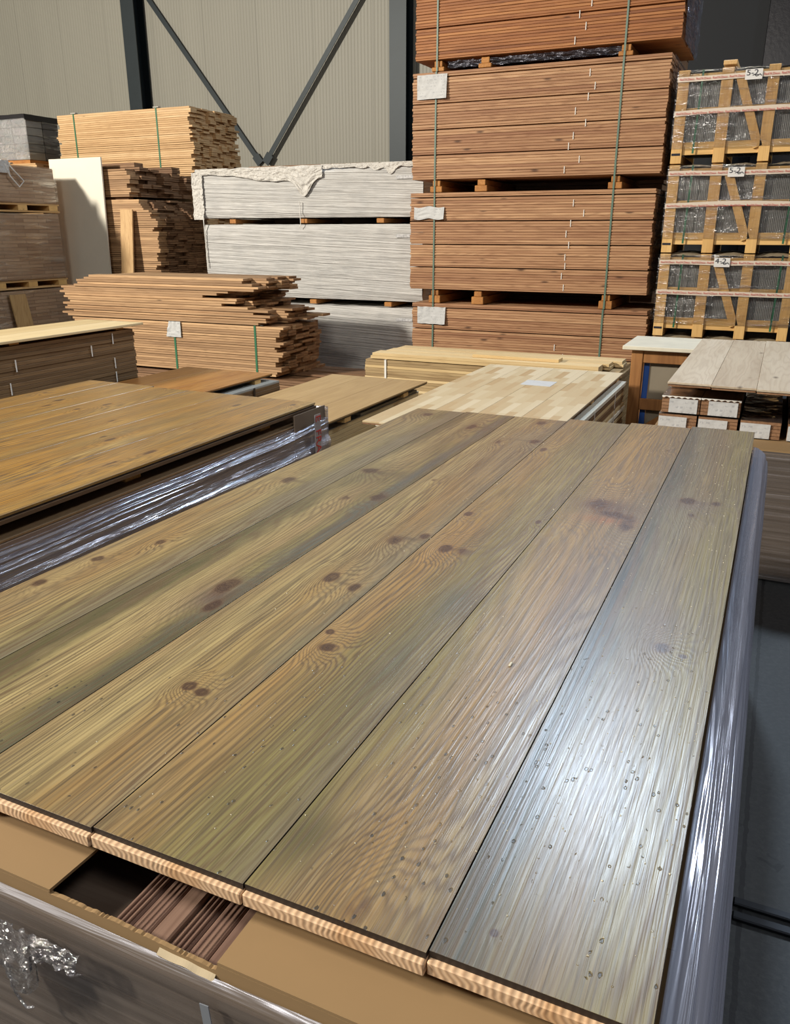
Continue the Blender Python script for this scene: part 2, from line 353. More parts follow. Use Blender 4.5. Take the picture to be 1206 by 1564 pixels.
# hero planks ------------------------------------------------------------------
TAN, AMB, OLI, DOL, GRY, BLU, PUR, LGT = (sr(162, 136, 94), sr(158, 124, 74), sr(128, 118, 74), sr(74, 72, 46), sr(120, 114, 94), sr(76, 82, 80), sr(98, 82, 78), sr(178, 158, 108))
def hero(name, ox, oy, width, seed, stops, knots=(), patches=(), holes=.0, fig=1.0, base_mix=.25, gain=.86):
    """stained pine board; stops colour it across its width, knots and stains sit at metric spots"""
    m = MatB(name); c = m.coord(); u, v = c[0], c[1]
    low = m.noise(m.vec(u * 3 + seed, v * .7 + seed, 0), 1, 3, .5)
    n1 = m.noise(m.vec(u * 3.6 + seed * 3, v * .42 + seed, seed), 1, 2, .45)
    fld = n1 * (44 * fig) + u * 95
    kmask = None; kn = m.noise(m.vec(u * 42, v * 34, seed + 2), 1, 3, .6)
    for (kx, ky, a, b, amp, dark) in knots:
        a, b = a * 1.25, b * 1.2
        du = (u - (kx - ox) + (v - (ky - oy)) * 0.0) / a; dv = (v - (ky - oy)) / b
        q = du * du + dv * dv
        fld = fld + (-(q * .22)).exp() * (amp * 2.2)
        wob = q * (low * 1.6 + .6) * 1.5 + (kn - .5) * 2.2
        e = (-(wob * 1.1)).exp() * dark * q.lt(7)
        kmask = e if kmask is None else kmask + e
    jit = m.noise(m.vec(u * 90, v * 1.6, seed), 1, 2)
    ph = fld + jit * 1.6
    lines = (ph * 6.283).sin() * .5 + .5
    fib = m.noise(m.vec(u * 520, v * 9, seed), 1, 2, .6)
    fib2 = m.noise(m.vec(u * 130 + seed, v * 2.2, seed), 1, 2, .6)
    uu = (u / width + (low - .5) * .5 + (n1 - .5) * .3 + (fib2 - .5) * .25 + (m.noise(m.vec(u * 16 + seed, v * 5, 6.6), 1, 4, .65) - .5) * .5).clamp()
    base_ = sr(138, 118, 78)
    col = m.ramp(uu, [(p_, tuple((a_ * (1 - base_mix) + b_ * base_mix) * gain for a_, b_ in zip(c_, base_))) for p_, c_ in stops])
    blot = m.noise(m.vec(u * 7 + seed * 2, v * 1.8, 3.3), 1, 4, .6)
    col = m.mix(blot.step(.52, .72) * .45, col, OLI if seed % 2 > 1 else GRY)
    col = m.mix(m.noise(m.vec(u * 9, v * 1.1 + seed * 7, 8.1), 1, 3, .6).step(.55, .72) * .5, col, LGT)
    for (px, py, a, b, colr, amt) in patches:
        du = (u - (px - ox)) / a; dv = (v - (py - oy)) / b
        e = (-((du * du + dv * dv) * (blot * 1.6 + .2))).exp() * amt
        col = m.mix(e, col, colr)
    dark = m.mix(.5, (.13, .062, .026), (.075, .06, .034))
    amp_ = m.noise(m.vec(u * 14 + seed, v * 1.2, 1.7), 1, 2).step(.3, .7)
    col = m.mix(lines.pow(2.0) * (amp_ * .55 + .32), col, dark)
    col = m.mix(fib2.step(.42, .66) * .5, col, (.11, .078, .042))
    col = m.mix(fib.step(.5, .75) * .16, col, (.40, .34, .22))
    fleck = m.noise(m.vec(u * 240 + seed, v * 6, seed), 1, 3, .6)
    col = m.mix(fleck.step(.5, .66) * .5, col, (.07, .05, .028))
    if kmask is not None:
        km = kmask.clamp()
        rings = ((km * 34 + jit * 3).sin() * .5 + .5) * .45
        col = m.mix(km.step(.02, .4) * .55, col, (.11, .052, .026))
        col = m.mix((km.step(.12, .55) * (rings + .55)).clamp() * .92, col, (.038, .018, .013))
    if holes:
        d, t = m.voro(m.vec(u, v * .6, seed), 75)
        hm = m.noise(m.vec(u * 6, v * 3, seed), 1, 2).step(.36, .54) * v.step(holes, holes * .3)
        h = (d + m.noise(m.vec(u * 300, v * 120, seed), 1, 1) * .2 - .1).step(.18, .11) * hm * (m.noise(m.vec(u * 40, v * 40, seed), 1, 0).gt(.5))
        col = m.mix(h * .85, col, (.03, .026, .02))
    d2, t2 = m.voro(m.vec(u, v, seed + 5), 60)
    sp = d2.step(.09, .05) * m.noise(m.vec(u * 8, v * 4, seed), 1, 1).step(.5, .65)
    side = m.n('ShaderNodeNewGeometry')
    m.set(Base_Color=col, Roughness=fib * .14 + lines * .06 + .26, Specular_IOR_Level=.5)
    hgt = fib2 * .8 + lines * .14 + fib * .45 + fleck * .4 + sp * 1.6
    if holes: hgt = hgt - h * 2
    m.bump(hgt, .34, .0014)
    cb = m.n('ShaderNodeBump'); m.l(hgt, cb.inputs['Height']); cb.inputs['Strength'].default_value = .3; cb.inputs['Distance'].default_value = .0014
    m.l(cb.outputs[0], m.p.inputs['Coat Normal']); m.set(Coat_Weight=.38, Coat_Roughness=.27)
    return m.m

# ------------------------------------------------------------------ room
fl = MB().box(-14, 5, -3, 12.2, -.2, 0).build('floor', M['floor']); struct(fl)
w = MB().box(-14, -3.4, 12, 12.2, 0, 8).build('wall_back', M['wall'], loc=(-14, 12, 0)); struct(w)
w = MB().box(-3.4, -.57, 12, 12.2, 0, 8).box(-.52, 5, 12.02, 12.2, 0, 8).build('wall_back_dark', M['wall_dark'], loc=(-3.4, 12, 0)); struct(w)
w = MB().box(-.56, 1.2, 11.9, 12.0, 0, 8).build('door_1', M['black_plastic'], loc=(-.5, 11.9, 0)); struct(w)
w = MB().box(-14.2, -14, -3, 12.2, 0, 8).build('wall_left', M['wall'], loc=(-14.2, 0, 0)); struct(w)
ch = MB()
for y in (1.655, 1.70): ch.box(.098, 5, y - .012, y + .012, 0.0, .012, b=.003)
o = ch.build('trim_1', plain('channel_steel', sr(40, 42, 46), .35, .7), loc=(.1, 1.67, 0)); struct(o)

def column(x, label):
    t = thing('steel_column', (x, 11.8, 0), label, 'column')
    a = MB().box(x-.13, x+.13, 11.74, 11.755, 0, 8).build('front_flange', M['steel'], t)
    MB().box(x-.13, x+.13, 11.975, 11.99, 0, 8).build('rear_flange', M['steel'], t)
    MB().box(x-.006, x+.006, 11.755, 11.975, 0, 8).build('web', M['steel'], t)
    MB().box(x-.2, x+.2, 11.66, 11.995, 0, .02).build('base_plate', M['steel'], t)
column(-10.14, 'dark steel column on the cream wall, left of the crossed brace')
column(-5.36, 'dark steel column on the cream wall, behind the left edge of the tall red stack')
def brace(p, q, label):
    p, q = Vector(p), Vector(q); t = thing('diagonal_brace', q, label, 'brace')
    d = (q - p).normalized(); n = Vector((-d.z, 0, d.x)) * .0
    MB().bar(p, q, .075, .012, (0, 1, 0)).build('flat_bar', M['steel'], t)
    MB().bar(p + Vector((0, .02, 0)) , q + Vector((0, .02, 0)), .012, .03, (0, 1, 0)).build('stiffener', M['steel'], t)
    MB().bar(q - d * .16, q, .13, .016, (0, 1, 0)).build('gusset', M['steel'], t)
brace((-9.93, 11.95, 5.13), (-7.88, 11.95, 2.55), 'thin dark brace running from upper left down to the brace foot')
brace((-5.58, 11.90, 5.28), (-7.76, 11.90, 2.55), 'thin dark brace running from upper right down to the brace foot')

# ------------------------------------------------------------------ hero board and its pack
ZT = .85; TH = .024
lines_f = [-.011, -.219, -.428, -.637, -.851, -1.062, -1.285]     # gaps at the front end
lines_b = [-.009, -.215, -.421, -.636, -.833, -1.027, -1.222]     # gaps at the back end
yf = [.553, .549, .548, .546, .540, .534]; yb = [2.985, 2.955, 2.925, 2.885, 2.885, 2.872]
stops = [
 [(0, BLU), (.13, BLU), (.27, GRY), (.5, sr(124, 106, 80)), (.75, OLI), (1, sr(132, 122, 86))],
 [(0, OLI), (.25, TAN), (.5, AMB), (.75, sr(138, 112, 80)), (1, sr(126, 108, 82))],
 [(0, TAN), (.28, AMB), (.5, OLI), (.8, sr(118, 112, 74)), (1, GRY)],
 [(0, TAN), (.35, LGT), (.6, AMB), (.85, TAN), (1, GRY)],
 [(0, DOL), (.16, DOL), (.34, LGT), (.62, TAN), (.8, OLI), (.92, BLU), (1, DOL)],
 [(0, TAN), (.4, AMB), (.65, LGT), (.85, OLI), (1, GRY)]]
knots = [
 [(-.096, 1.264, .016, .022, 3.0, .8), (-.061, 1.249, .006, .007, 1.0, 1.4), (-.139, 2.098, .02, .03, 3.5, .8), (-.072, 2.10, .012, .02, 2.5, .9), (-.168, .598, .004, .005, .3, 1.4), (-.12, 1.98, .014, .03, 2, .4)],
 [(-.34, 1.977, .034, .05, 4, .55), (-.25, 1.85, .02, .06, 3.5, .55), (-.29, 1.91, .04, .03, 2, .6), (-.303, .567, .02, .04, 3.5, .25), (-.25, 2.6, .01, .02, 1, .3)],
 [(-.583, 1.53, .016, .026, 3.0, 1.0), (-.615, 1.767, .010, .018, 2, 1.0), (-.60, 1.037, .015, .017, 3.2, 1.1), (-.622, 1.086, .009, .010, 1, 1.0), (-.445, 1.78, .006, .015, 1.5, 1.1), (-.545, 1.53, .012, .03, 1.2, .5), (-.61, 2.45, .012, .03, 1.6, .7)],
 [(-.733, 1.292, .014, .028, 2.8, 1.1), (-.669, 1.264, .012, .020, 1.6, .9), (-.705, 1.531, .020, .030, 2.5, .75), (-.653, 1.581, .012, .020, 1.8, 1.0), (-.731, .842, .011, .013, 2.4, 1.1), (-.703, .836, .011, .011, 1.5, 1.1), (-.771, 2.485, .01, .03, 1.5, .7), (-.664, 2.539, .018, .035, 2, .8), (-.715, 2.82, .02, .05, 2, .6), (-.80, 2.0, .01, .02, .8, .3)],
 [(-.899, 1.168, .022, .05, 3.5, .75), (-.869, 1.086, .012, .03, 1, 1.2), (-.872, 1.796, .022, .04, 2, .8), (-1.00, 2.008, .03, .03, 2, .7), (-.923, 2.654, .015, .045, 2, .8), (-.95, 1.75, .02, .03, 1, .4)],
 [(-1.228, 1.171, .012, .018, 2.2, .9), (-1.241, 1.028, .016, .02, 2.2, .7), (-1.172, 1.302, .011, .018, 1.8, .9), (-1.168, 1.829, .018, .035, 2, .8), (-1.143, 2.78, .02, .03, 2, .8), (-1.2, .78, .02, .03, 1, .4)]]
patches = [
 [(-.205, 1.5, .020, 1.1, sr(58, 66, 70), .85), (-.13, 2.09, .05, .014, sr(72, 56, 56), .7), (-.16, 1.95, .05, .22, GRY, .5), (-.06, 1.6, .05, .5, OLI, .5), (-.11, 1.35, .05, .12, PUR, .5), (-.13, 2.06, .06, .05, PUR, .55)],
 [(-.285, 1.90, .05, .022, sr(70, 48, 48), .75), (-.36, 2.7, .06, .5, AMB, .8), (-.31, 1.96, .085, .07, sr(74, 52, 48), .85), (-.30, 1.86, .06, .03, sr(150, 82, 38), .6), (-.27, 1.4, .05, .4, PUR, .3), (-.42, 1.0, .04, .35, OLI, .6), (-.40, .64, .035, .06, DOL, .75), (-.24, .9, .03, .3, GRY, .45)],
 [(-.552, 1.535, .032, .009, sr(62, 42, 34), .7), (-.60, 1.5, .04, .25, AMB, .7), (-.46, 1.28, .035, .10, BLU, .75), (-.47, 1.02, .04, .13, BLU, .55), (-.52, .7, .06, .2, OLI, .6), (-.62, .9, .02, .25, AMB, .8), (-.5, 2.4, .08, .35, OLI, .5)],
 [(-.678, 1.552, .035, .010, sr(62, 42, 34), .8), (-.70, 1.275, .03, .007, sr(62, 42, 34), .6), (-.69, 2.54, .05, .012, sr(62, 42, 34), .6), (-.75, 1.0, .06, .3, LGT, .35), (-.67, 1.45, .06, .12, GRY, .5), (-.72, 2.3, .08, .3, GRY, .5), (-.80, .75, .04, .12, LGT, .5), (-.69, 2.6, .08, .12, GRY, .45)],
 [(-.868, 2.0, .014, .8, BLU, .85), (-.885, 1.12, .028, .035, sr(58, 40, 36), .85), (-.90, 2.66, .05, .012, sr(62, 42, 34), .6), (-.98, 2.0, .05, .014, sr(62, 42, 34), .7), (-1.02, 1.3, .03, .5, DOL, .8), (-.90, 1.12, .05, .09, PUR, .7), (-.86, 1.6, .012, .5, BLU, .7), (-.98, 1.95, .07, .12, DOL, .6), (-.86, .8, .03, .35, DOL, .55), (-.95, .85, .035, .4, LGT, .5), (-.93, 2.5, .03, .35, DOL, .5)],
 [(-1.15, 1.83, .045, .012, sr(62, 42, 34), .6), (-1.08, 1.5, .025, .7, GRY, .6), (-1.2, 2.3, .08, .4, OLI, .55), (-1.15, 2.78, .08, .08, DOL, .45), (-1.17, 1.3, .08, .3, AMB, .4)]]
labs = ['stained pine floor plank at the right edge of the front board, bluish sheen and black pits',
        'stained pine floor plank of the front board, second from the right, with a large dark purple burr',
        'stained pine floor plank of the front board with one round red-brown knot, third from the right',
        'tan pine floor plank of the front board with a twin knot near its near end',
        'pine floor plank of the front board with dark green edges and a long split knot',
        'leftmost amber pine floor plank of the front board, beside the wrapped film']
hgrp = 'stained pine planks laid out as the front sample board'
end_grain = MatB('end_grain'); c = end_grain.coord()
q = end_grain.noise(end_grain.vec(c[0] * 7, 0, c[2] * 20), 1, 2)
e = ((c[0] * 120 + c[2] * 40 + q * 9) * 6.283).sin() * .5 + .5
blotch = end_grain.noise(end_grain.vec(c[0] * 12, 0, 0), 1, 2).step(.5, .7)
end_grain.set(Base_Color=end_grain.mix(e.pow(1.5) * .5, end_grain.mix(blotch * .6, sr(218, 184, 146), sr(190, 140, 84)), sr(116, 74, 40)), Roughness=.7)
end_grain.bump(e, .3, .002); end_grain = end_grain.m
dark_edge = plain('stained_edge', sr(36, 28, 24), .5, 0, .3, 40)
brown_edge = plain('stained_edge_brown', sr(96, 74, 54), .5, 0, .3, 20)
for i in range(6):
    g = .0009
    xl0, xr0, xl1, xr1 = lines_f[i+1] + g, lines_f[i] - g, lines_b[i+1] + g, lines_b[i] - g
    ox, oy = xl0, yf[i]; b = .00015
    mt = hero('stained_pine_%d' % i, ox, oy, .21, i * 1.7 + .4, stops[i], knots[i], patches[i], holes=(1.1, .85, .6, .5, .6, .4)[i], fig=(.55, .9, .7, .7, .65, .7)[i])
    mb = MB()
    def ring(y_f, z, inset=0.):
        return [(xl0 + inset, y_f + inset, z), (xr0 - inset, y_f + inset, z), (xr1 - inset, yb[i] - inset, z), (xl1 + inset, yb[i] - inset, z)]
    rings = [(ring(yf[i], ZT, b), 0), (ring(yf[i], ZT - b), 0), (ring(yf[i], ZT - .008), 1)]
    vs = [p for r, _ in rings for p in r]
    mb.poly(vs, [(0, 1, 2, 3)] + [(k, (k+1) % 4, 4 + (k+1) % 4, 4 + k) for k in range(4)], 0)
    mb.poly(vs[4:], [(k, (k+1) % 4, 4 + (k+1) % 4, 4 + k) for k in range(4)], 1)
    mb.box(xl0, xr0, yf[i] - .0065, yf[i] + .02, ZT - TH, ZT - .0085, 2, b=.0012)          # tongue with bare end grain
    mb.poly([(xl0, yf[i] + .02, ZT - .008), (xr0, yf[i] + .02, ZT - .008), (xr1, yb[i], ZT - .008), (xl1, yb[i], ZT - .008),
             (xl0, yf[i] + .02, ZT - TH), (xr0, yf[i] + .02, ZT - TH), (xr1, yb[i], ZT - TH), (xl1, yb[i], ZT - TH)],
            [(4, 7, 6, 5), (0, 1, 5, 4), (1, 2, 6, 5), (2, 3, 7, 6), (3, 0, 4, 7)], 1)
    ob = mb.build('floor_plank', [mt, dark_edge, end_grain], loc=(ox, oy, ZT - TH))
    tag(ob, labs[i], 'floor plank', hgrp)

# crumbs of sawdust on the board
mb = MB()
rr = random.Random(3)
for k in range(620):
    x = -.02 - rr.random() ** 1.4 * .8; y = .6 + rr.random() * 2.2
    if rr.random() > .35 and not (-.45 < x < -.02): continue
    s = .0006 + rr.random() * .0009
    a = rr.random() * 6; vs = [(x + s * math.cos(a + t*2.1) * (1 + (t == 0) * .7), y + s * math.sin(a + t*2.1), ZT + .0002) for t in range(3)] + [(x, y, ZT + .0002 + s)]
    mb.poly(vs, [(0, 1, 3), (1, 2, 3), (2, 0, 3), (0, 2, 1)])
o = mb.build('sawdust_crumbs', M['chip'], loc=(-.2, 1.2, ZT)); tag(o, 'pale sawdust crumbs scattered over the front stained pine board', 'sawdust', kind='stuff')
o = MB().box(-.3085, -.3045, 1.100, 1.112, ZT + .0002, ZT + .003, b=.001).build('wood_chip', M['chip'], loc=(-.307, 1.106, ZT)); o.rotation_euler.z = .0
tag(o, 'small pale wood chip lying on the front board, second plank from the right', 'wood chip')

# spacers carrying the board
for k, y in enumerate((.75, 1.75, 2.65)):
    o = MB().box(-1.18, -.06, y - .03, y + .03, .8026, ZT - TH - .0003, b=.003).build('spacer_batten', M['pine_x'], loc=(-.6, y, .80))
    tag(o, 'pine batten hidden in the gap under the front stained pine board', 'batten', 'battens under the front board')

# the wrapped pack beneath -----------------------------------------------------
px0, px1, py0, py1, pzt = -1.24, -.004, .492, 2.885, .80
pk = thing('wrapped_pack', (-.63, 1.8, 0), 'large film-wrapped carton pack of planks carrying the front stained pine board', 'pack')
mb = MB()
nl = 26
for k in range(nl):
    z0 = .10 + k * (.62 / nl); mb.box(px0 + .02 + R.uniform(0, .006), px1 - .012 - R.uniform(0, .006), py0 + .03, py1 - .02, z0, z0 + .62 / nl - .002)
stuff(mb.build('packed_planks', M['dark_layers'], pk))
# ribs: grooved backs of the planks seen in the carton opening
mb = MB()
for k in range(6):
    x0 = -.585 + k * .0265; mb.box(x0, x0 + .024, .500, .70, .748, .768 + (k % 3) * .002, b=.002)
    for g_ in range(3): mb.box(x0 + .004 + g_ * .0065, x0 + .0075 + g_ * .0065, .500, .70, .766, .7712, b=.001)
o = mb.build('grooved_plank_backs', wood('grooved_back', [sr(104, 78, 66), sr(124, 96, 80), sr(140, 112, 92)], 'Y', 0, .7), pk)
# cardboard lid: left flap and right flap with an opening between, open edge torn
mb = MB()
mb.prism([(px0, py0), (-.655, py0), (-.65, .66), (px0, .66)], pzt - .004, pzt, 'Z')
mb.prism([(-.425, py0), (px1, py0), (px1, .70), (-.425, .70)], pzt - .004, pzt, 'Z')
mb.prism([(px0, .661), (-.655, .661), (-.66, py1), (px0, py1)], pzt - .004, pzt, 'Z')
mb.prism([(-.42, .701), (px1, .701), (px1, py1), (-.42, py1)], pzt - .004, pzt, 'Z')
mb.box(-.659, -.421, .75, py1, pzt - .004, pzt)
mb.build('cardboard_lid', M['cardboard'], pk)
# front wall of the carton, torn along the opening
mb = MB(); N = 420
rr = random.Random(5)
top = []
for k in range(N + 1):
    x = px0 + (px1 - px0) * k / N
    z = pzt - .0045
    if -.655 < x < -.425: z -= .001 + .0045 * abs(nz(x * 160, 2)) + .006 * max(0, (x + .56) / .14)
    top.append((x, z))
vs = [(x, py0, z) for x, z in top] + [(x, py0, .08) for x, z in top] + [(x, py0 + .005, z) for x, z in top] + [(x, py0 + .005, .08) for x, z in top]
n = N + 1; fs = []
for k in range(N): fs += [(k, k+1, n+k+1, n+k), (2*n+k, 3*n+k, 3*n+k+1, 2*n+k+1), (k, 2*n+k, 2*n+k+1, k+1)]
mb.poly(vs, fs)
mb.box(px1 - .004, px1, py0 + .006, py1, .08, pzt - .006); mb.box(px0, px0 + .004, py0 + .006, py1, .08, pzt - .006); mb.box(px0, px1, py1 - .004, py1, .08, pzt - .006)
mb.build('cardboard_wall', M['cardboard'], pk)
mb = MB()
mb.grid(lambda a, b: (-.500 + a * .072, py0 + .006 - b * .012, pzt - .010 - .004 * a - b * .008 * (1 + .5 * nz(a * 3, 3))), 20, 4)
mb.build('torn_paper_edge', plain('torn_kraft', sr(176, 160, 130), .9), pk)
# printed brown layers seen through the film on the front and right faces
mb = MB()
for k in range(34):
    z1 = .755 - k * .0195; mb.box(px0, px1 - .002, py0 - .004 - R.uniform(0, .002), py0 - .001, z1 - .0175, z1)
mb.build('front_layers', M['dark_layers'], pk)
mb = MB()
for k in range(34):
    z1 = .775 - k * .0195; mb.box(px1 + .001, px1 + .006 + R.uniform(0, .004), py0, py1, z1 - .0175, z1)
mb.build('side_layers', M['dark_layers_y'], pk)
# film on the front face
mb = MB()
def ff(a, b):
    x = px0 - .01 + a * (px1 - px0 + .02); z = .781 - b * .70 - .004 * nz(x * 3, 0)
    return (x, py0 - .0115 - .004 * math.sin(min(b * 8, 1) * 1.57) + (.009 if b < .004 else 0) - .003 * nz(x * 1.2, z * 30) - .0015 * nz(x * 4, z * 90), z)
mb.grid(ff, 120, 160)
mb.build('stretch_film', M['film_x'], pk, True)
# film bulging along the right side, rolled over the lid edge
mb = MB()
def fs_(a, b):
    y = py0 - .01 + a * (py1 - py0 + .03)
    if b < .22: t = b / .22; x = px1 - .004 + .054 * math.sin(t * 1.57); z = .816 - .074 * (1 - math.cos(t * 1.57)) + .002 * math.sin(a * 9)
    else: t = (b - .22) / .78; x = px1 + .050 + .006 * math.sin(t * 3); z = .742 - t * .66
    k = (nz(y * .7, b * 24) * .005 + nz(y * 3, b * 60, 4) * .0018) * min(1, b * 12)
    return (x + k, y, z + k * .5)
mb.grid(fs_, 220, 150)
mb.build('side_film', M['film_pale'], pk, True)
MB().grid(lambda a, b: (px0 + a * (px1 + .03 - px0), py1 + .015 + .004 * nz(a * 3, b * 20), .785 - b * .7), 30, 30).build('rear_film', M['film_x'], pk, True)
mb = MB()
def knot_f(a, b):   # crumpled film tail hanging at the front left
    x = -.735 + a * .15; z = .766 - b * (.05 + .05 * math.sin(a * 3.1 + .5) ** 4) * (1 if a < .55 else .5)
    return (x, py0 - .030 - .012 * abs(nz(a * 9, b * 9)) - .008 * math.sin(b * 3), z + .004 * nz(a * 12, b * 7, 3))
mb.grid(knot_f, 60, 26)
mb.tube([(-.703, py0 - .032, .69), (-.70, py0 - .036, .672), (-.694, py0 - .034, .655), (-.681, py0 - .036, .648), (-.672, py0 - .034, .651)], .0016)
mb.build('crumpled_film_tail', M['film_loose'], pk, True)
MB().bar((-.428, py0 - .022, .765), (-.418, py0 - .022, .66), .011, .001, (0, 1, 0)).build('torn_strap', plain('strap_dull', sr(120, 124, 130), .3), pk)
mb = MB()
for x in (-1.2, -.63, -.09): mb.box(x - .05, x + .05, .5, 2.82, .0, .078)
mb.build('pallet', M['block'], pk)

# ------------------------------------------------------------------ amber table, left
ap = [-1.642, -1.853, -2.063, -2.274, -2.484, -2.694, -2.86]
am_labs = ['amber pine plank of the left table, nearest the film, with a knot at its edge', 'amber pine plank of the left table, second from the film edge', 'amber pine plank of the left table, third from the film edge',
           'amber pine plank of the left table, fourth from the film edge', 'amber pine plank of the left table, fifth from the film edge', 'narrow amber pine plank at the far left side of the left table']
AK = [[(-1.72, 1.9, .012, .04, 2, .8), (-1.70, 2.72, .012, .02, 2, .7), (-1.74, 1.75, .01, .06, 1.5, .5)], [(-1.95, 1.98, .012, .03, 2, .9), (-1.9, 2.62, .012, .03, 2, .8), (-2.0, 2.0, .01, .02, 1.5, .7)],
      [(-2.15, 2.2, .012, .03, 2, .5)], [(-2.38, 2.42, .012, .03, 2, .8), (-2.42, 2.3, .01, .02, 1.6, .7), (-2.4, 2.8, .015, .02, 2, .7)], [(-2.62, 2.4, .015, .03, 2, .9), (-2.58, 2.3, .01, .03, 1.5, .8)], [(-2.8, 2.5, .01, .02, 1, .5)]]
AMS = [(0, sr(146, 106, 44)), (.3, sr(164, 120, 50)), (.6, sr(150, 108, 42)), (.85, sr(162, 124, 58)), (1, sr(132, 100, 46))]
for i in range(6):
    x1, x0 = ap[i] - .0008, ap[i+1] + .0008
    yb_ = 2.80 + (.02 if i > 3 else .0); yf_ = .55 + .02 * (i % 2)
    mt = hero('amber_pine_%d' % i, x0, yf_, .21, 20 + i * 1.9, AMS, AK[i], [(x0 + .1, 2.1 + .2 * i, .06, .2, sr(122, 100, 56), .5)], 0, .8, 0.0, 1.12)
    mb = MB().box(x0, x1, yf_, yb_, .8425, .85, 0, b=.0005).box(x0, x1 - .004, yf_, yb_ - .002, .8375, .8423, 1).box(x0, x1 + (.004 if i == 0 else 0), yf_, yb_, .8275, .8373, 2)
    ob = mb.build('floor_plank', [mt, dark_edge, brown_edge], loc=(x0, yf_, .8275))
    tag(ob, am_labs[i], 'floor plank', 'amber pine planks laid out on the left table')
for k, y in enumerate((.8, 1.8, 2.52)):
    o = MB().box(-2.8, -1.70, y - .035, y + .035, .7905, .827, b=.003).build('spacer_batten', M['pine_x'], loc=(-2.2, y, .79))
    tag(o, 'pine batten end in the dark gap between the amber board and its wrapped pack', 'batten', 'battens under the amber board')
pk = thing('wrapped_pack', (-2.25, 1.7, 0), 'glossy film-wrapped pack with red-lettered tape, carrying the amber board on the left', 'pack')
ax0, ax1, ay0, ay1 = -2.86, -1.625, .5, 2.84
mb = MB()
for k in range(30): mb.box(ax0, ax1 - R.uniform(.002, .012), ay0, ay1 - .02, .08 + k * .0235, .08 + k * .0235 + .0215)
stuff(mb.build('packed_planks', M['dark_layers_y'], pk))
MB().box(ax0, ax1 - .01, ay0, ay1 - .02, .785, .79).build('cardboard_lid', M['cardboard_d'], pk)
mb = MB()
for x in (-2.7, -2.25, -1.75): mb.box(x - .05, x + .05, .6, 2.7, .0, .078)
mb.build('pallet', M['block'], pk)
mb = MB()
def fa(a, b):
    y = ay0 - .02 + a * (ay1 - ay0 + .02)
    lift = .03 * max(0, (a - .84) / .16) ** 1.0 if a > .84 else 0
    top = .772 + .010 * nz(y * 2, 3) + lift * .9
    if b < .22: t = b / .22; x = ax1 - .012 + .030 * math.sin(t * 1.57) ; z = top - .035 * (1 - math.cos(t * 1.57))
    else: t = (b - .22) / .78; x = ax1 + .018 + .014 * math.sin(t * 3.1); z = top - .035 - t * .60
    k = nz(y * .6, b * 26, 2) * .010 + nz(y * 2.2, b * 60, 6) * .0028
    return (x + k, y, z + k * .6)
mb.grid(fa, 220, 130)
mb.build('stretch_film', M['film_y'], pk, True)
MB().grid(lambda a, b: (ax0 + a * (ax1 + .018 - ax0), ay1 + .003 * nz(a * 9, b * 20), .80 + .03 * a - b * .7), 40, 20).build('rear_film', M['film_y'], pk, True)
# brown corner board with white tape and red lettering
mb = MB().box(ax1 + .001, ax1 + .006, 2.60, 2.835, .10, .835)
cb = mb.build('corner_board', plain('corner_board_brown', sr(112, 98, 84), .5, 0, .2, 12), pk)
tp = MB().box(ax1 + .041, ax1 + .0425, 2.690, 2.735, .30, .825).build('printed_tape', plain('tape_grey', sr(150, 146, 150), .3), pk)
text('red_lettering', 'FRA', tp, (ax1 + .0435, 2.713, .765), .055, M['red_ink'], rot=(0, math.pi/2, 0), align='LEFT')
text('red_lettering', 'E', tp, (ax1 + .0435, 2.713, .822), .055, M['red_ink'], rot=(0, math.pi/2, 0), align='LEFT')

# ------------------------------------------------------------------ generic stacks
def bundle(name, label, cat, x0, x1, y0, y1, z0, z1, nl, mats, side='front', ncol=4, jit=.0, group=None, groove=True, vis=(0, 999), split=9, gapz=.004, mesh_name='plank', jl=0.):
    """strapped block of planks along X; the front row is one part per plank, the rest one 'stuff' part"""
    t = thing(name, ((x0 + x1) / 2, y0, z0), label, cat, group)
    h = (z1 - z0) / nl; wd = (y1 - y0) / ncol; rest = MB(); cnt = 0
    for k in range(nl):
        gz = gapz if (split and k % split == 0) else .0006
        za, zb = z0 + k * h + gz, z0 + (k + 1) * h
        j0 = R.uniform(-jl, jl) if jl else 0
        a, b = x0 + R.uniform(0, jit) + j0, x1 - R.uniform(0, jit) + j0
        yo = y0 + R.uniform(0, .005)
        if groove:
            m_ = (za + zb) / 2
            prof = [(yo + .005, za), (yo + wd - .002, za), (yo + wd - .002, zb), (yo + .006, zb), (yo + .006, zb - .0035), (yo, zb - .0045), (yo, za + .0025)]
            mb = MB().prism(prof[::-1], a, b, 'X')
        else: mb = MB().box(a, b, yo, yo + wd - .002, za, zb, b=.0015)
        if cnt < 96 and vis[0] <= k < vis[1]: mb.build(mesh_name, mats[k % len(mats)] if isinstance(mats, list) else mats, t); cnt += 1
        else: rest.v, rest.f, rest.mi = (rest.poly(mb.v, mb.f), rest.v, rest.f, rest.mi)[1:]
        for c in range(1, ncol):
            jj = R.uniform(-jl, jl) if jl else 0
            rest.box(x0 + R.uniform(0, jit) + jj, x1 - R.uniform(0, jit * 1.5) + jj, y0 + c * wd, y0 + (c + 1) * wd - .002, za, zb)
    stuff(rest.build('packed_planks', mats[0] if isinstance(mats, list) else mats, t))
    return t
def straps(t, xs, y0, y1, z0, z1, mat, w=.014, name='strap'):
    for x in xs:
        x2 = x + R.uniform(-.004, .004)
        mb = MB().box(x2 - w/2, x2 + w/2, y0 - .004, y0 - .0015, z0, z1 + .003).box(x2 - w/2, x2 + w/2, y0 - .004, y1 + .004, z1 + .001, z1 + .0035)
        mb.build(name, mat, t)

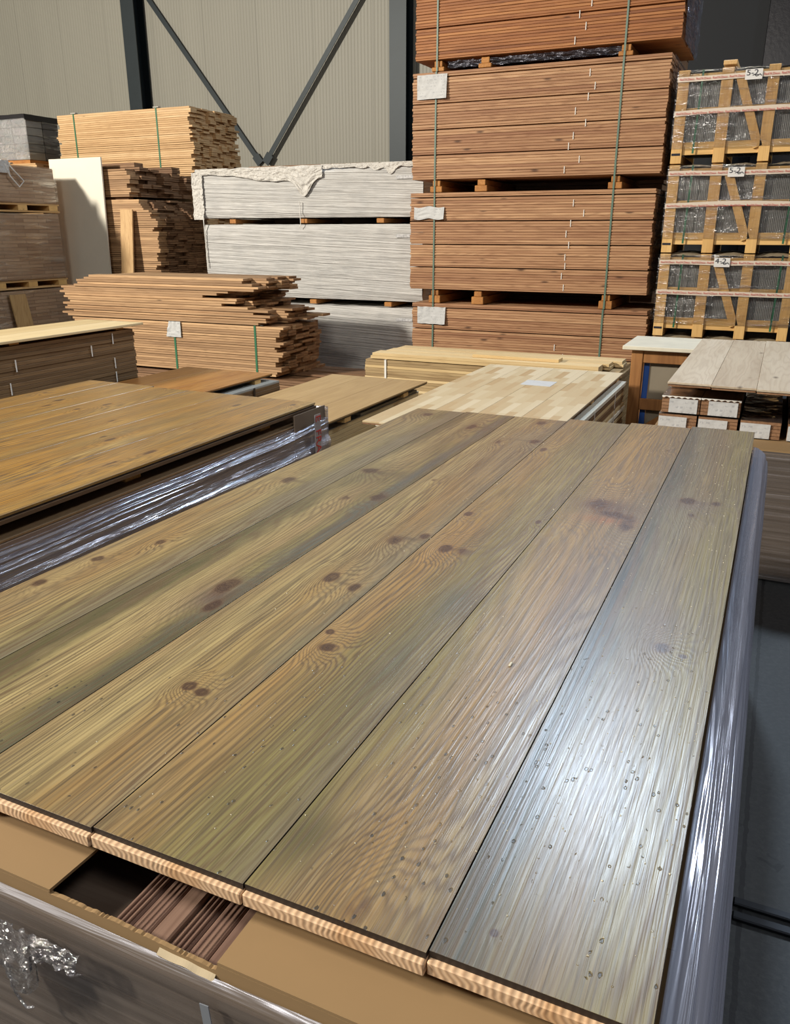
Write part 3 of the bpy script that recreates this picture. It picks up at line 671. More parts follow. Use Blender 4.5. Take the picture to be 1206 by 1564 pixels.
# tall red stack ---------------------------------------------------------------
RY0, RY1 = 7.0, 7.92
packs = [(.09, .875, 'third pack down, on the floor of the tall red stack, white label at its left', M['red']),
         (1.008, 1.825, 'red-brown pack of planks in the tall stack, second from the bottom, torn label', M['red']),
         (1.925, 2.762, 'red-brown pack of planks in the tall stack, with a square white label at upper left', M['red']),
         (2.845, 3.66, 'orange-brown pack of planks at the very top of the tall stack', M['redder'])]
packs[0] = (.09, .892, 'lowest red-brown pack of the tall stack, behind the pale flat bundle', M['red'])
xr = [(-3.05, -.945), (-3.075, -.975), (-3.06, -.955), (-3.035, -.90)]
for i, (z0, z1, lb, mt) in enumerate(packs):
    x0, x1 = xr[i]
    t = bundle('plank_pack', lb, 'plank pack', x0, x1, RY0, RY1, z0, z1, 38, [mt, mt, mt], ncol=5, jit=.012, group='red-brown plank packs of the tall stack', split=(9 if i != 3 else 11), gapz=.008)
    gp = (.0895, .1115, .0955, .0785)[i]
    straps(t, (-2.838, -1.312), RY0, RY1, z0 - gp, z1, M['strap_grey'])
    # white ties poking out between layers
    for k in range(9 if i else 6):
        zc = z0 + .05 + k * (z1 - z0 - .06) / 9 + R.uniform(-.01, .01); xx = -1.52 + .03 * math.sin(k * 2.1) - .02 * (3 - i) - .015 * (9 - k) + R.uniform(-.04, .04)
        MB().box(xx - .003, xx + .003, RY0 - .003, RY0 - .0005, zc - .025, zc + .028).build('white_tie', M['white_strap'], t)
    for k in range(3):
        xx, zc = -1.15 + R.uniform(-.15, .15), R.uniform(z0 + .1, z1 - .1)
    # bearers below
    for x in (-2.83, -2.42, -1.30):
        MB().box(x - .055, x + .055, RY0 + .004, RY1 - .01, z0 - gp, z0 - .047, b=.004).build('bearer', M['block'], t)
        MB().box(x - .035, x + .035, RY0 + .015, RY1 - .01, z0 - .046, z0 - .0015, b=.004).build('bearer', M['block'], t)
    # shiny dark wrapping on the right end
    mb = MB().grid(lambda a, b: (x1 + .012 + .012 * nz(a * 14, b * 12, i), RY0 + .03 + a * (RY1 - RY0 + .0), z0 + b * (z1 - z0)), 40, 40)
    mb.build('end_film', film('film_end_%d' % i, .25, .7, 20, 20, 12, (.6, .62, .75), .2, .9) if i == 3 else M['film_crate'], t, True)
    if i < 3:
        lx, lz, lh, lw = [(-2.99, .862, .15, .275), (-3.03, 1.71, .10, .285), (-3.01, 2.745, .185, .27)][i]
        mb = MB(); mb.grid(lambda a, b: (lx + a * lw, RY0 - .006 - .008 * abs(nz(a * 4, b * 3, i)) - (.02 * a * b), lz - b * lh + .012 * nz(a * 3, i * 4, 1)), 24, 16)
        mb.build('label_sheet', M['paper'], t, True)
    if i == 3:
        mb = MB().grid(lambda a, b: (-2.75 + a * 1.45, RY0 + .03 + .03 * nz(a * 20, b * 5), z0 - .004 - b * .055 - .01 * abs(nz(a * 14, 5))), 60, 6)
        mb.build('hanging_film', film('film_black', .5, .3, 10, 10, 10, (.12, .12, .14), .3, .6, milk=.5, mcol=(.03, .03, .035)), t, True)

t = thing('plank_pack', (-2.0, 8.0, 0), 'added unseen timber filler behind the tall red stack, keeping its gaps dark', 'plank pack')  # added unseen pack, blocks the wall so the red stack's gaps go black
mb = MB()
for k in range(40): mb.box(-2.98 - R.uniform(0, .02), -1.05 - R.uniform(0, .02), 7.98, 8.8, .02 + k * .09, .02 + k * .09 + .086)
stuff(mb.build('packed_planks', M['oak_dark_x'], t)); MB().box(-2.9, -1.1, 8.0, 8.7, 0, .019).build('pallet', M['block'], t)
t = thing('plank_pack', (-4.5, 8.5, 0), 'added unseen timber filler behind the white wrapped packs, keeping their gaps dark', 'plank pack')  # added backing, out of sight, stops the wall showing between the white packs
mb = MB()
for k in range(22): mb.box(-5.6 - R.uniform(0, .02), -3.25 - R.uniform(0, .02), 8.46, 9.3, .02 + k * .09, .02 + k * .09 + .086)
stuff(mb.build('packed_planks', M['oak_dark_x'], t)); MB().box(-5.6, -3.3, 8.5, 9.2, 0, .019).build('pallet', M['block'], t)

# crates -----------------------------------------------------------------------
CX = [(-.897, -.818), (-.595, -.513), (-.282, -.205), (.028, .100)]
cl = ['tile crate at the top of the crate column, beside the tall red stack', 'tile crate second from the top of the crate column, film glossy on its right',
      'tile crate just behind the white bench top, third in the crate column', 'tile crate on the floor, bottom of the crate column behind the bench']
def crate(z0, lb, note, sx, base=True):
    t = thing('tile_crate', (-.4, 7.0, z0), lb, 'crate', 'pine crates of grey tiles stacked at right')
    H_ = .638; Y0, Y1 = 7.0, 7.9
    for (a, b) in CX:
        MB().box(a, b, Y0, Y0 + .02, z0 + .002, z0 + H_, b=.002).build('post', M['pine'], t)
        MB().box(a, b, Y1 - .02, Y1, z0 + .002, z0 + H_, b=.002).build('post', M['pine'], t)
        MB().box(a, b, Y0 + .021, Y1 - .021, z0 + .002, z0 + .06).build('foot', M['pine_y'], t)
        MB().box(a, b, Y0 + .021, Y1 - .021, z0 + H_ - .022, z0 + H_).build('top_slat', M['pine_y'], t)
    MB().box(CX[0][0], CX[3][1], Y0 + .021, Y0 + .04, z0 + .062, z0 + .150, b=.002).build('bottom_rail', M['pine_x'], t)
    MB().box(CX[0][0], CX[3][1], Y0 + .021, Y0 + .04, z0 + .345, z0 + .385, b=.002).build('middle_rail', M['pine_x'], t)
    MB().box(CX[0][0], CX[3][1], Y0 + .021, Y0 + .04, z0 + .575, z0 + .614, b=.002).build('top_rail', M['pine_x'], t)
    MB().bar((-.475, Y0 + .008, z0 + .60), (-.29, Y0 + .008, z0 + .10), .062, .016, (0, 1, 0)).build('diagonal_brace', M['pine'], t)
    # tiles on edge
    x = CX[0][0] + .03; mb = MB()
    while x < CX[3][1] - .03:
        mb.box(x, x + .0095, Y0 + .055 + R.uniform(0, .004), Y1 - .05, z0 + .10, z0 + .555 + R.uniform(0, .01)); x += .0125
    stuff(mb.build('grey_tiles', M['grey_tile'], t))
    for x in (-.735, .06 - .08):
        MB().bar((x + .01, Y0 - .004, z0 + .635), (x - .005, Y0 - .004, z0 + .07), .014, .002, (0, 1, 0)).build('green_strap', M['strap'], t)
    for k, zz in enumerate((z0 + .575, z0 + .345)):
        tp = MB().grid(lambda a, b: (CX[0][0] - .003 + a * (CX[3][1] - CX[0][0] + .006), Y0 - .010 - .002 * nz(a * 12, k), zz + .018 - b * .034 + .006 * nz(a * 3, z0 + k) + (note * .012 * math.sin(a * 3) if k else 0)), 60, 2).build('printed_tape', M['tape'], t, True)
        text('red_lettering', "Red'X.Deco  " * 9, tp, (CX[0][0] + .01, Y0 - .0155, zz), .021, M['red_ink'], sx=1.0)
    lx = -.47 + sx
    lbp = MB().box(lx, lx + .115, Y0 - .021, Y0 - .0195, z0 + .545, z0 + .612).build('label_sheet', plain('label_white_%d' % int(z0 * 100), sr(214, 212, 208), .4), t)
    text('handwriting', note and '5-2' or '4-2', lbp, (lx + .006, Y0 - .0225, z0 + .588), .052, M['black_ink'], sx=1.2, ext=.0006)
    mb = MB()
    for q_ in range(5): mb.bar((lx + .05 + q_ * .012, Y0 - .022, z0 + .570 + .008 * math.sin(q_ * 2)), (lx + .062 + q_ * .012, Y0 - .022, z0 + .570 + .008 * math.sin(q_ * 2 + 2)), .005, .001)
    mb.build('handwriting', M['black_ink'], t)
    MB().box(CX[0][0] + .004, CX[0][1] - .012, Y0 - .003, Y0 - .0005, z0 + .058, z0 + .074).build('stamp_mark', M['black_ink'], t)
    mb = MB().grid(lambda a, b: (CX[0][0] - .01 + a * (CX[3][1] - CX[0][0] + .02), Y0 - .0065 - .002 * nz(a * 6, b * 20), z0 + .635 - b * .53), 60, 60)
    mb.build('stretch_film', M['film_crate'], t, True)
    mb = MB().grid(lambda a, b: (CX[0][0] + a * (CX[3][1] - CX[0][0]), Y0 + .002 + b * .85, z0 + .612 + .05 * abs(math.sin(a * 9.4)) ** .6 * math.sin(min(1, b * 4 + .25) * 1.57) * (.75) + .006 * nz(a * 30, b * 9)), 60, 30)
    mb.build('bulging_plastic', plain('dusty_plastic', sr(176, 160, 132), .4, 0, .3, 14, .6), t, True)
    return t
crate(1.995, cl[0], 1, .035); crate(1.348, cl[1], 1, .0); crate(.702, cl[2], 0, -.02); crate(.055, cl[3], 0, -.02)
o = MB().box(-.595, -.50, 7.02, 7.9, 2.654, 2.684, b=.003).build('wooden_batten', M['pine_y'], loc=(-.55, 7.02, 2.634)); tag(o, 'short pine batten lying across the topmost tile crate', 'batten')
o = MB().box(-.90, .12, 7.0, 7.9, .0, .052).build('crate_pallet', M['pine_x'], loc=(-.4, 7, 0)); tag(o, 'low pine pallet under the bottom tile crate', 'pallet')

# white wrapped stack ----------------------------------------------------------
def white_pack(x0, x1, y0, y1, z0, z1, lb, seed, crumpled=False):
    t = thing('white_wrapped_pack', ((x0+x1)/2, y0, z0), lb, 'wrapped pack', 'white plastic wrapped packs stacked by the wall')
    mb = MB(); r = .02
    def face(a, b):
        x = x0 + a * (x1 - x0); z = z0 + .01 + b * (z1 - z0 - .02)
        edge = min(1, min(b, 1 - b) * 12) ; sl = .9 * (a - .5) * (.3 if seed % 2 else -.25) if .15 < b < .75 else 0
        k = nz(x * .5 + seed, z * 40 + sl * 14, seed) * .006 + nz(x * 3, z * 5 + seed, 2) * .007
        return (x, y0 + (1 - edge) * r + k * edge, z)
    mb.grid(face, 150, 110)
    def endf(sgn, X):
        return lambda a, b: (X + sgn * (.010 * nz(a * 6, b * 9, seed)), y0 + r * .6 + a * (y1 - y0), z0 + .01 + b * (z1 - z0 - .02))
    mb.grid(endf(-1, x0), 20, 30); mb.grid(endf(1, x1), 20, 30)
    mb.grid(lambda a, b: (x0 + a * (x1 - x0), y0 + r + b * (y1 - y0), z1 - .01 + .008 * nz(a * 20, b * 6, seed)), 60, 12)
    mb.grid(lambda a, b: (x0 + a * (x1 - x0), y1 + r, z0 + .01 + b * (z1 - z0 - .02)), 4, 4)
    mb.grid(lambda a, b: (x0 + a * (x1 - x0), y0 + r + b * (y1 - y0), z0 + .01), 4, 4)
    mb.build('plastic_wrap', M['wrap'], t, True)
    if z0 > .5:
        for x in (x0 + .45, x0 + 1.33, x0 + 2.2):
            MB().box(x - .04, x + .04, y0 + .01, y1, z0 - .045, z0 - .0025, b=.004).build('bearer', M['block'], t)
    MB().box(x1 - .28, x1 - .10, y0 - .012, y0 - .011, z1 - .135, z1 - .105).build('smudged_print', plain('print_%d' % seed, sr(196, 196, 196), .5, 0, .9, 60), t)
    if crumpled:
        mb = MB()
        def cr(a, b):
            x = x0 + .03 + a * 1.55; low = .055 + .055 * a + .17 * math.exp(-((a - .86) / .07) ** 2) + .05 * math.exp(-((a - .6) / .2) ** 2)
            return (x, y0 - .022 - .022 * abs(nz(x * 9, b * 4, 1)) - .008 * nz(x * 22, b * 11, 4), z1 + .012 - b * low - .01 * nz(x * 7, b * 2))
        mb.grid(cr, 170, 34)
        mb.grid(lambda a, b: (x0 - .03 + a * .14 + .012 * nz(b * 6, 3), y0 - .018 - .018 * abs(nz(a * 4, b * 14, 9)), z1 - .02 - b * .47), 24, 70)
        mb.grid(lambda a, b: (x1 - 1.1 + a * 1.05, y0 - .012 - .016 * abs(nz(a * 22, b * 4, 5)), z1 + .018 - b * (.035 + .05 * abs(nz(a * 6, 8)) + .05 * math.exp(-((a - .72) / .05) ** 2))), 110, 16)
        mb.build('crumpled_cover', M['crumple'], t, True)
        MB().tube([(x0 + .10, y0 - .03, z1 - .45), (x0 + .105, y0 - .035, z0 - .02), (x0 + .10, y0 - .02, z0 - .25), (x0 + .11, y0 - .02, z0 - .5)], .006).build('cord', M['white_strap'], t)
        MB().tube([(x0 + 1.31, y0 - .03, z1 - .32), (x0 + 1.315, y0 - .03, z0 - .06), (x0 + 1.30, y0 - .03, z0 - .09)], .004).build('cord', M['white_strap'], t)
    return t
white_pack(-5.86, -3.2, 7.6, 8.38, 1.635, 2.12, 'topmost white plastic wrapped pack with a crumpled cover hanging over its front', 1, True)
white_pack(-5.78, -3.2, 7.6, 8.38, .835, 1.588, 'middle white plastic wrapped pack with diagonal film lines and a smudged mark', 2)
white_pack(-5.80, -3.2, 7.6, 8.38, .03, .788, 'lowest white plastic wrapped pack, behind the jagged oak pile', 3)
for k in range(2):
    o = MB().box(-5.2 + k * .05, -3.75 - k * .5, 7.66 + k * .16, 7.80 + k * .16, 2.128, 2.146, b=.001).build('loose_plank', M['oak_dark_x'], loc=(-4.4, 7.66 + k * .16, 2.128))
    tag(o, ['brown plank lying on the topmost white pack, nearer of the two', 'brown plank lying on the topmost white pack, farther of the two'][k], 'plank', 'planks on the white pack')

# jagged piles: loose planks, each its own object ------------------------------
MESHES = {}
def plank_mesh(L, w, t, mat, key):
    k = (round(L, 2), round(w, 4), round(t, 4), key)
    if k not in MESHES:
        MESHES[k] = MB().box(0, L, 0, w, 0, t, b=.0015).mesh('plank', mat)
    return MESHES[k]
PLANK0 = {}
def loose(x0, x1, y, z, w, t, mat, key, label, group, parent=None):
    L = round((x1 - x0) / .05) * .05; L = max(L, .3)
    me = plank_mesh(L, w, t, mat, key)
    o = D.objects.new('oak_plank' if parent is None else 'plank', me); COL.objects.link(o)
    if parent is None:
        o.location = (x1 - L, y, z); tag(o, label, 'plank', group)
    else:
        o.parent = parent; o.location = Vector((x1 - L, y, z)) - parent.location
    return o

def jagged_bundle(name, label, cat, x0, x1, y0, z0, nl, ncol, w, t, mat, key, jr=.05, jl=.06, group=None, maxp=98, front_only=False):
    th = thing(name, ((x0 + x1) / 2, y0, z0), label, cat, group); rest = MB(); cnt = 0; offs = {}
    for k in range(nl):
        for c in range(ncol):
            if k % 2 == 0 or R.random() < .3: offs[c] = (R.uniform(-jl, jl * .3), R.uniform(-jr, jr))
            a, b = x0 + offs[c][0], x1 + offs[c][1] - (.02 if c else 0)
            y = y0 + c * w; z = z0 + k * t
            prio = c == 0 or k == nl - 1 or (not front_only and c < 3)
            if prio and cnt < maxp: loose(a, b, y, z, w - .002, t - (.002 if R.random() < .7 else .0045), mat, key, None, None, th); cnt += 1
            else: rest.box(a, b, y, y + w - .002, z, z + t - .002)
    stuff(rest.build('packed_planks', mat, th)); return th

# mid pile (strapped bundle below, loose planks above)
MY = 6.0; W = .125; T = .0215
t = jagged_bundle('strapped_bundle', 'dark oak bundle with two green straps and a paper tag, under the loose jagged pile', 'plank bundle', -6.15, -3.86, MY, .30, 20, 6, W, T, M['oak_mid_x'], 'mid', .05, .05)
straps(t, (-4.98, -4.10), MY, MY + .75, .29, .733, M['strap'], .02)
mb = MB(); mb.grid(lambda a, b: (-5.03 + a * .13 + b * -.04 * (1 - a), MY - .012 - .012 * abs(nz(a * 3, b * 3)), .735 - b * .14), 12, 12); mb.build('paper_tag', M['paper'], t, True)
mb = MB(); mb.grid(lambda a, b: (-4.13 + a * .1, MY - .004 + b * .1, .7362 + .001 * math.sin(a * 3.1)), 8, 6); mb.build('strap_seal', M['fleece'], t, True)
rr = random.Random(12)
gname = 'loose planks on top of the strapped oak bundle'
for k in range(18):
    z = .738 + k * .0215
    base_r = -3.86 - (.1 if k < 6 else (.28 if 6 <= k < 13 else .10)) - (.02 * k if k < 13 else .2)
    left = -6.30 + (.0 if k < 12 else (k - 12) * .07)
    if k in (0, 1): base_r = -4.05
    for c in range(5):
        jr_ = rr.uniform(-.12, .12); jl_ = rr.uniform(-.05, .12)
        x1 = base_r + jr_ + (.10 * c * .4); x0 = left + jl_
        if c == 0 and k in (7, 10, 11): x1 -= .22
        row = 'front row' if c == 0 else ('middle row' if c < 3 else 'back row')
        lev = 'lower layers' if k < 6 else ('middle layers' if k < 12 else 'top layers')
        loose(x0, x1, MY + c * .135 + rr.choice((0, 0, -.012, .0)) * (c == 0), z, .133, rr.choice((.0203, .0203, .0180)), M['oak_mid_x'], 'mid', 'unstrapped oak plank on the strapped jagged bundle, %s, %s' % (lev, row), 'loose oak planks of the jagged pile, %s, %s' % (lev, row))
t = jagged_bundle('plank_bundle', 'low wide oak bundle at floor level, sticking out right of the jagged pile', 'plank bundle', -6.1, -3.45, MY, .0, 13, 6, .135, .0215, M['oak_dark_x'], 'dk', .10, .08, maxp=60)
for k, (xa, y, z) in enumerate(((-3.45, 6.25, .281), (-3.25, 6.45, .281), (-3.15, 6.6, .281))):
    o = loose(xa - 1.6, xa, y, z, .125, .0185, M['oak_dark_x'], 'dk', ['dark plank end on the low bundle, nearest of three', 'dark plank end on the low bundle, middle of three', 'dark plank end on the low bundle, farthest of three'][k], 'dark planks right of the jagged pile foot')

# far left dark pile behind the white board
DY = 7.5; g1 = 'dark end-grain planks of the tall loose pile'
t = jagged_bundle('plank_bundle', 'hidden lower part of the tall dark loose pile behind the leaning board', 'plank bundle', -7.63, -6.40, DY, .0, 45, 6, .145, .0225, M['oak_dark_x'], 'dk', .04, .02, maxp=40)
for k in range(37):
    z = 1.0145 + k * .0225
    shift = {c: rr.uniform(-.045, .045) for c in range(6)} if k % 2 == 0 else shift
    taper = 0 if k < 26 else -(k - 26) * .022
    for c in range(6):
        x1 = -6.36 + .015 * c + shift[c] + rr.uniform(-.015, .015) + taper
        lev = 'lower third' if k < 13 else ('middle third' if k < 26 else 'top third')
        loose(-7.62, x1, DY + c * .145, z, .143, rr.choice((.0216, .0185)), M['oak_mid_x'] if c == 0 else M['oak_dark_x'], 'mid' if c == 0 else 'dk',
              'jagged-ended plank of the tall dark pile behind the leaning board, %s, %s' % (lev, 'front row' if c == 0 else ('middle rows' if c < 4 else 'back rows')), 'planks of the tall dark pile, %s, %s' % (lev, 'front row' if c == 0 else ('middle rows' if c < 4 else 'back rows')))
for c_, y in enumerate((7.55, 8.1)):
    o = MB().box(-7.6, -6.75, y, y + .08, 1.849, 1.872).build('batten', M['oak_dark_x'], loc=(-7.2, y, 1.849)); tag(o, 'batten between the tall dark pile and the small pile on it', 'batten', 'battens in the dark pile')
for k in range(16):
    z = 1.875 + k * .0225
    for c in range(6):
        topk = (12, 15, 12, 11, 14, 10)[c]
        if k > topk: continue
        if k % 2 == 0: shift[c] = rr.uniform(-.05, .05)
        x1 = -6.70 + .04 * c + shift[c]
        loose(-7.6, x1, DY + c * .145, z, .143, rr.choice((.0216, .0185)), M['oak_mid_x'] if c == 0 else M['oak_dark_x'], 'mid' if c == 0 else 'dk',
              'short plank of the small pile crowning the dark pile, %s' % ('front row' if c == 0 else 'rear rows'), 'small pile on the dark pile, %s' % ('front row' if c == 0 else 'rear rows'))
# second row bundles (strapped, high)
b1 = jagged_bundle('strapped_bundle', 'pale oak bundle with two green straps, high up under the left steel column', 'plank bundle', -8.55, -6.49, 8.42, 2.065, 37, 8, .118, .0222, M['oak_x'], 'pale', .04, .03, 'high strapped oak bundles')
straps(b1, (-8.28, -6.98), 8.42, 9.36, 2.066, 2.888, M['strap'], .02)
for x in (-8.28, -6.98):
    MB().box(x - .04, x + .04, 8.415, 8.46, 2.892, 2.905).build('strap_seal', M['fleece'], b1)
b2 = copy_tree(b1, (b1.location.x, b1.location.y, 1.15), 'oak bundle mostly hidden behind the dark pile, below the strapped pale bundle')
b3 = copy_tree(b1, (b1.location.x, b1.location.y, .19), 'lowest oak bundle of the hidden rear column, behind the dark pile')
for z, z9, nm in ((1.018, 1.149, 'middle'), (.0, .189, 'bottom'), (1.986, 2.064, 'top')):
    for k, x in enumerate((-7.9, -7.3)):
        o = MB().box(x - .05, x + .05, 8.45, 9.3, z, z9).build('bearer_block', M['block'], loc=(x, 8.45, z)); tag(o, 'bearer between hidden rear oak bundles, %s layer, %s' % (nm, 'left' if k == 0 else 'right'), 'bearer')
b4 = copy_tree(b1, (-10.05, 8.42, 1.535), 'oak bundle at the far left edge, pale plank ends showing above the wrapped pallets')
b5 = copy_tree(b1, (-10.05, 8.42, .69), 'oak bundle hidden below the far left bundle')
o = MB().box(-11.0, -9.0, 8.45, 9.3, 0, .689).build('timber_block', M['oak_dark_x'], loc=(-10, 8.45, 0)); tag(o, 'timber base hidden under the far left bundles', 'timber')
# grey film-wrapped pack on top, far left
t = thing('wrapped_carton_pack', (-9.8, 8.62, 2.37), 'grey cartons under clear film with a black top sheet, high at the left edge', 'pack')
zz = 2.372
MB().box(-10.4, -9.33, 8.62, 9.2, zz, zz + .045).build('pallet', M['block'], t)
for r_ in range(5):
    for c in range(4):
        MB().box(-10.4 + c * .268, -10.4 + c * .268 + .262, 8.63, 8.90, zz + .05 + r_ * .1, zz + .05 + r_ * .1 + .094, b=.004).build('carton', plain('carton_grey_%d%d' % (r_, c), sr(132 + 6 * r_, 134 + 5 * r_, 130 + 4 * r_), .5, 0, .2) if (r_ + c) % 3 else M['fleece'], t)
        MB().box(-10.4 + c * .268, -10.4 + c * .268 + .262, 8.915, 9.18, zz + .05 + r_ * .1, zz + .05 + r_ * .1 + .094, b=.004).build('carton', plain('carton_dk_%d%d' % (r_, c), sr(104, 100, 96), .5), t)
MB().grid(lambda a, b: (-10.42 + a * 1.11, 8.60 + b * .62, zz + .60 + .008 * nz(a * 9, b * 9)), 20, 10).build('black_top_sheet', M['black_plastic'], t, True)
MB().box(-10.42, -9.31, 8.598, 8.606, zz + .555, zz + .598).box(-9.316, -9.308, 8.60, 9.22, zz + .53, zz + .598).build('black_skirt', M['black_plastic'], t)
MB().grid(lambda a, b: (-10.42 + a * 1.11, 8.61 + .008 * nz(a * 12, b * 12), zz + .55 - b * .5), 40, 24).build('clear_film', M['film_loose'], t, True)
MB().grid(lambda a, b: (-9.312 + .008 * nz(a * 12, b * 12), 8.61 + a * .59, zz + .55 - b * .5), 24, 24).build('clear_film', M['film_crate'], t, True)

# leaning white board and small leaning planks
def lean(name, x0, x1, ytop, ybot, ztop, zbot, th, mat, label, cat, dx=0.):
    o = MB().poly([(x0, ybot, zbot), (x1, ybot, zbot), (x1 + dx, ytop, ztop), (x0 + dx, ytop, ztop), (x0, ybot + th, zbot), (x1, ybot + th, zbot), (x1 + dx, ytop + th, ztop), (x0 + dx, ytop + th, ztop)],
        [(0,1,2,3),(7,6,5,4),(0,4,5,1),(1,5,6,2),(2,6,7,3),(3,7,4,0)]).build(name, mat, loc=((x0+x1)/2, ybot, zbot)); tag(o, label, cat)
lean('leaning_board', -7.74, -6.97, 7.435, 7.34, 2.285, .0, .018, M['board_white'], 'large off-white board leaning against the dark plank pile', 'board', -.02)
lean('leaning_plank', -6.80, -6.63, 7.45, 7.24, 1.74, .0, .018, wood('plank_z', [sr(186, 148, 100), sr(200, 164, 114), sr(208, 174, 126)], 'Z', .3, .6), 'single upright oak plank leaning on the dark pile, right of the white board', 'plank')
lean2 = MB().poly([(-7.39, 6.43, .0), (-7.39, 6.65, .0), (-7.422, 6.55, .87), (-7.422, 6.34, .87), (-7.407, 6.43, .0), (-7.407, 6.65, .0), (-7.437, 6.55, .87), (-7.437, 6.34, .87)], [(0,1,2,3),(7,6,5,4),(0,4,5,1),(1,5,6,2),(2,6,7,3),(3,7,4,0)]).build('leaning_plank', wood('plank_z2', [sr(170, 136, 88), sr(184, 150, 100), sr(196, 162, 112)], 'Z', .3, .6), loc=(-7.40, 6.5, 0))
tag(lean2, 'short pale plank leaning against the wrapped pallets at the left edge', 'plank')

# far left wrapped carton pallets (right faces seen)
def carton_pallet(z0, z1, lb, top=False):
    t = thing('wrapped_pallet', (-8.0, 6.3, z0), lb, 'wrapped pallet', 'film-wrapped carton pallets at the left edge')
    x0, x1, y0, y1 = -8.55, -7.452, 5.48, 7.205
    for k, y in enumerate((5.56, 6.28, 6.70, 7.12)):
        MB().box(x0, x1, y - .06, y + .06, z0 + .02, z0 + .072).build('pallet_block', M['pine_x'], t)
    MB().box(x0, x1, y0, y1, z0 + .001, z0 + .019).build('pallet_base', M['pine_y'], t)
    MB().box(x0, x1, y0, y1, z0 + .073, z0 + .090).build('pallet_deck', M['pine_y'], t)
    MB().box(x0 + .02, x1 - .008, y0 + .02, y1 - .012, z0 + .091, z1 - .012, b=.01).build('cartons', M['carton'], t)
    MB().grid(lambda a, b: (x1 + .002 + .005 * nz(a * 7, b * 16, z0), y0 + a * (y1 - y0), z1 - .004 - b * (z1 - z0 - .09)), 60, 40).build('stretch_film', M['film_crate'], t, True)
    if top:
        MB().grid(lambda a, b: (x0 + a * (x1 - x0), y0 + b * (y1 - y0), z1 - .004 + .006 * nz(a * 9, b * 12)), 30, 30).build('top_film', M['film_crate'], t, True)
        MB().tube([(x1 + .02, 6.53, z1 + .0), (x1 + .03, 6.57, z1 - .12), (x1 + .03, 6.67, z1 - .22), (x1 + .03, 6.74, z1 - .16), (x1 + .025, 6.63, z1 - .06), (x1 + .02, 6.57, z1 + .005)], .007).build('loose_strap_loop', M['white_strap'], t)
        MB().grid(lambda a, b: (x1 + .02 + .03 * abs(nz(a * 9, b * 9)), 6.44 + a * .14, z1 + .03 - b * .12), 12, 12).build('plastic_knot', M['crumple'], t, True)
carton_pallet(1.705, 2.173, 'top film-wrapped carton pallet at the left edge, with a looped strap', True)
carton_pallet(.918, 1.702, 'middle film-wrapped carton pallet at the left edge')
carton_pallet(.0, .915, 'bottom film-wrapped carton pallet at the left edge, a short plank leaning on it')

# near left pile with pale top board ------------------------------------------
t = thing('plank_pack', (-3.7, 2.8, 0), 'dark-sided plank pack beside the amber table, pale board on its top', 'plank pack')
rest = MB()
for k in range(44):
    z = .05 + k * .0207; j = R.uniform(0, .006)
    mb = MB().box(-3.665, -3.462 - j, 1.6 + j, 3.81 - R.uniform(0, .02), z, z + .0195, b=.001)
    mb.build('plank', M['side_y'], t)
    rest.box(-3.90, -3.667, 1.6, 3.80, z, z + .0195)
stuff(rest.build('packed_planks', M['side_y'], t))
MB().box(-3.89, -3.47, 1.65, 3.79, 0, .049).build('pallet', M['block'], t)
for k, (y, z) in enumerate(((2.62, .865), (2.93, .86), (2.88, .75), (3.62, .92), (3.45, .87), (2.35, .77), (3.62, .78), (3.62, .70))):
    MB().box(-3.4615, -3.4585, y - .003, y + .003, z - .03, z + .03).build('white_tie', M['white_strap'], t)
for k, y in enumerate((2.0, 2.95, 3.7)):
    o = MB().box(-3.88, -3.475, y - .03, y + .03, .9625, .976).build('spacer_batten', M['pine_x'], loc=(-3.6, y, .96)); tag(o, 'thin batten under the pale top board of the near left pack', 'batten', 'battens under the pale board')
for k in range(2):
    x0, x1 = ((-3.665, -3.44), (-3.893, -3.667))[k]
    o = MB().box(x0, x1, 1.55, 3.865, .9765, .99, b=.0015).build('floor_plank', M['pale_y'], loc=(x0, 1.55, .9765))
    tag(o, ['pale board on the near left pack, right one of two, over the dark side', 'pale board on the near left pack, left one of two'][k], 'floor plank', 'pale boards on the near left pack')

# orange board behind the amber table ------------------------------------------
def board_set(xs, y0, y1, z, mat, labels, group, th=.014, name='floor_plank', under=None):
    for k in range(len(xs) - 1):
        mb = MB().box(xs[k] + .0006, xs[k+1] - .0006, y0, y1, z - th * .6, z, 0, b=.001).box(xs[k] + .0006, xs[k+1] - .003, y0 + .002, y1 - .002, z - th, z - th * .6 - .0002, 1)
        o = mb.build(name, [mat, under or brown_edge], loc=(xs[k], y0, z - th)); tag(o, labels[k], 'floor plank', group)
board_set([-3.33, -3.12, -2.905, -2.695], 2.9, 4.10, .70, M['orange_y'], ['orange hardwood plank behind the amber table, left of three', 'orange hardwood plank behind the amber table, middle of three', 'orange hardwood plank behind the amber table, right of three with a dark edge'], 'orange planks behind the amber table', under=dark_edge)
for y in (3.1, 3.95):
    o = MB().box(-3.3, -2.70, y - .03, y + .03, .661, .6857).build('spacer_batten', M['pine_x'], loc=(-3, y, .66)); tag(o, 'batten under the orange planks, %s end' % ('near' if y < 3.5 else 'far'), 'batten')
t = thing('plank_pack', (-3.0, 3.5, 0), 'grey-brown plank pack under the orange planks, grey underlay on top', 'plank pack')
rest = MB()
for k in range(30):
    z = .05 + k * .02; j = R.uniform(0, .006)
    MB().box(-2.86, -2.645 - j, 2.92, 4.10, z, z + .0188, b=.001).build('plank', M['side_y'], t); rest.box(-3.3, -2.862, 2.92, 4.10, z, z + .0188)
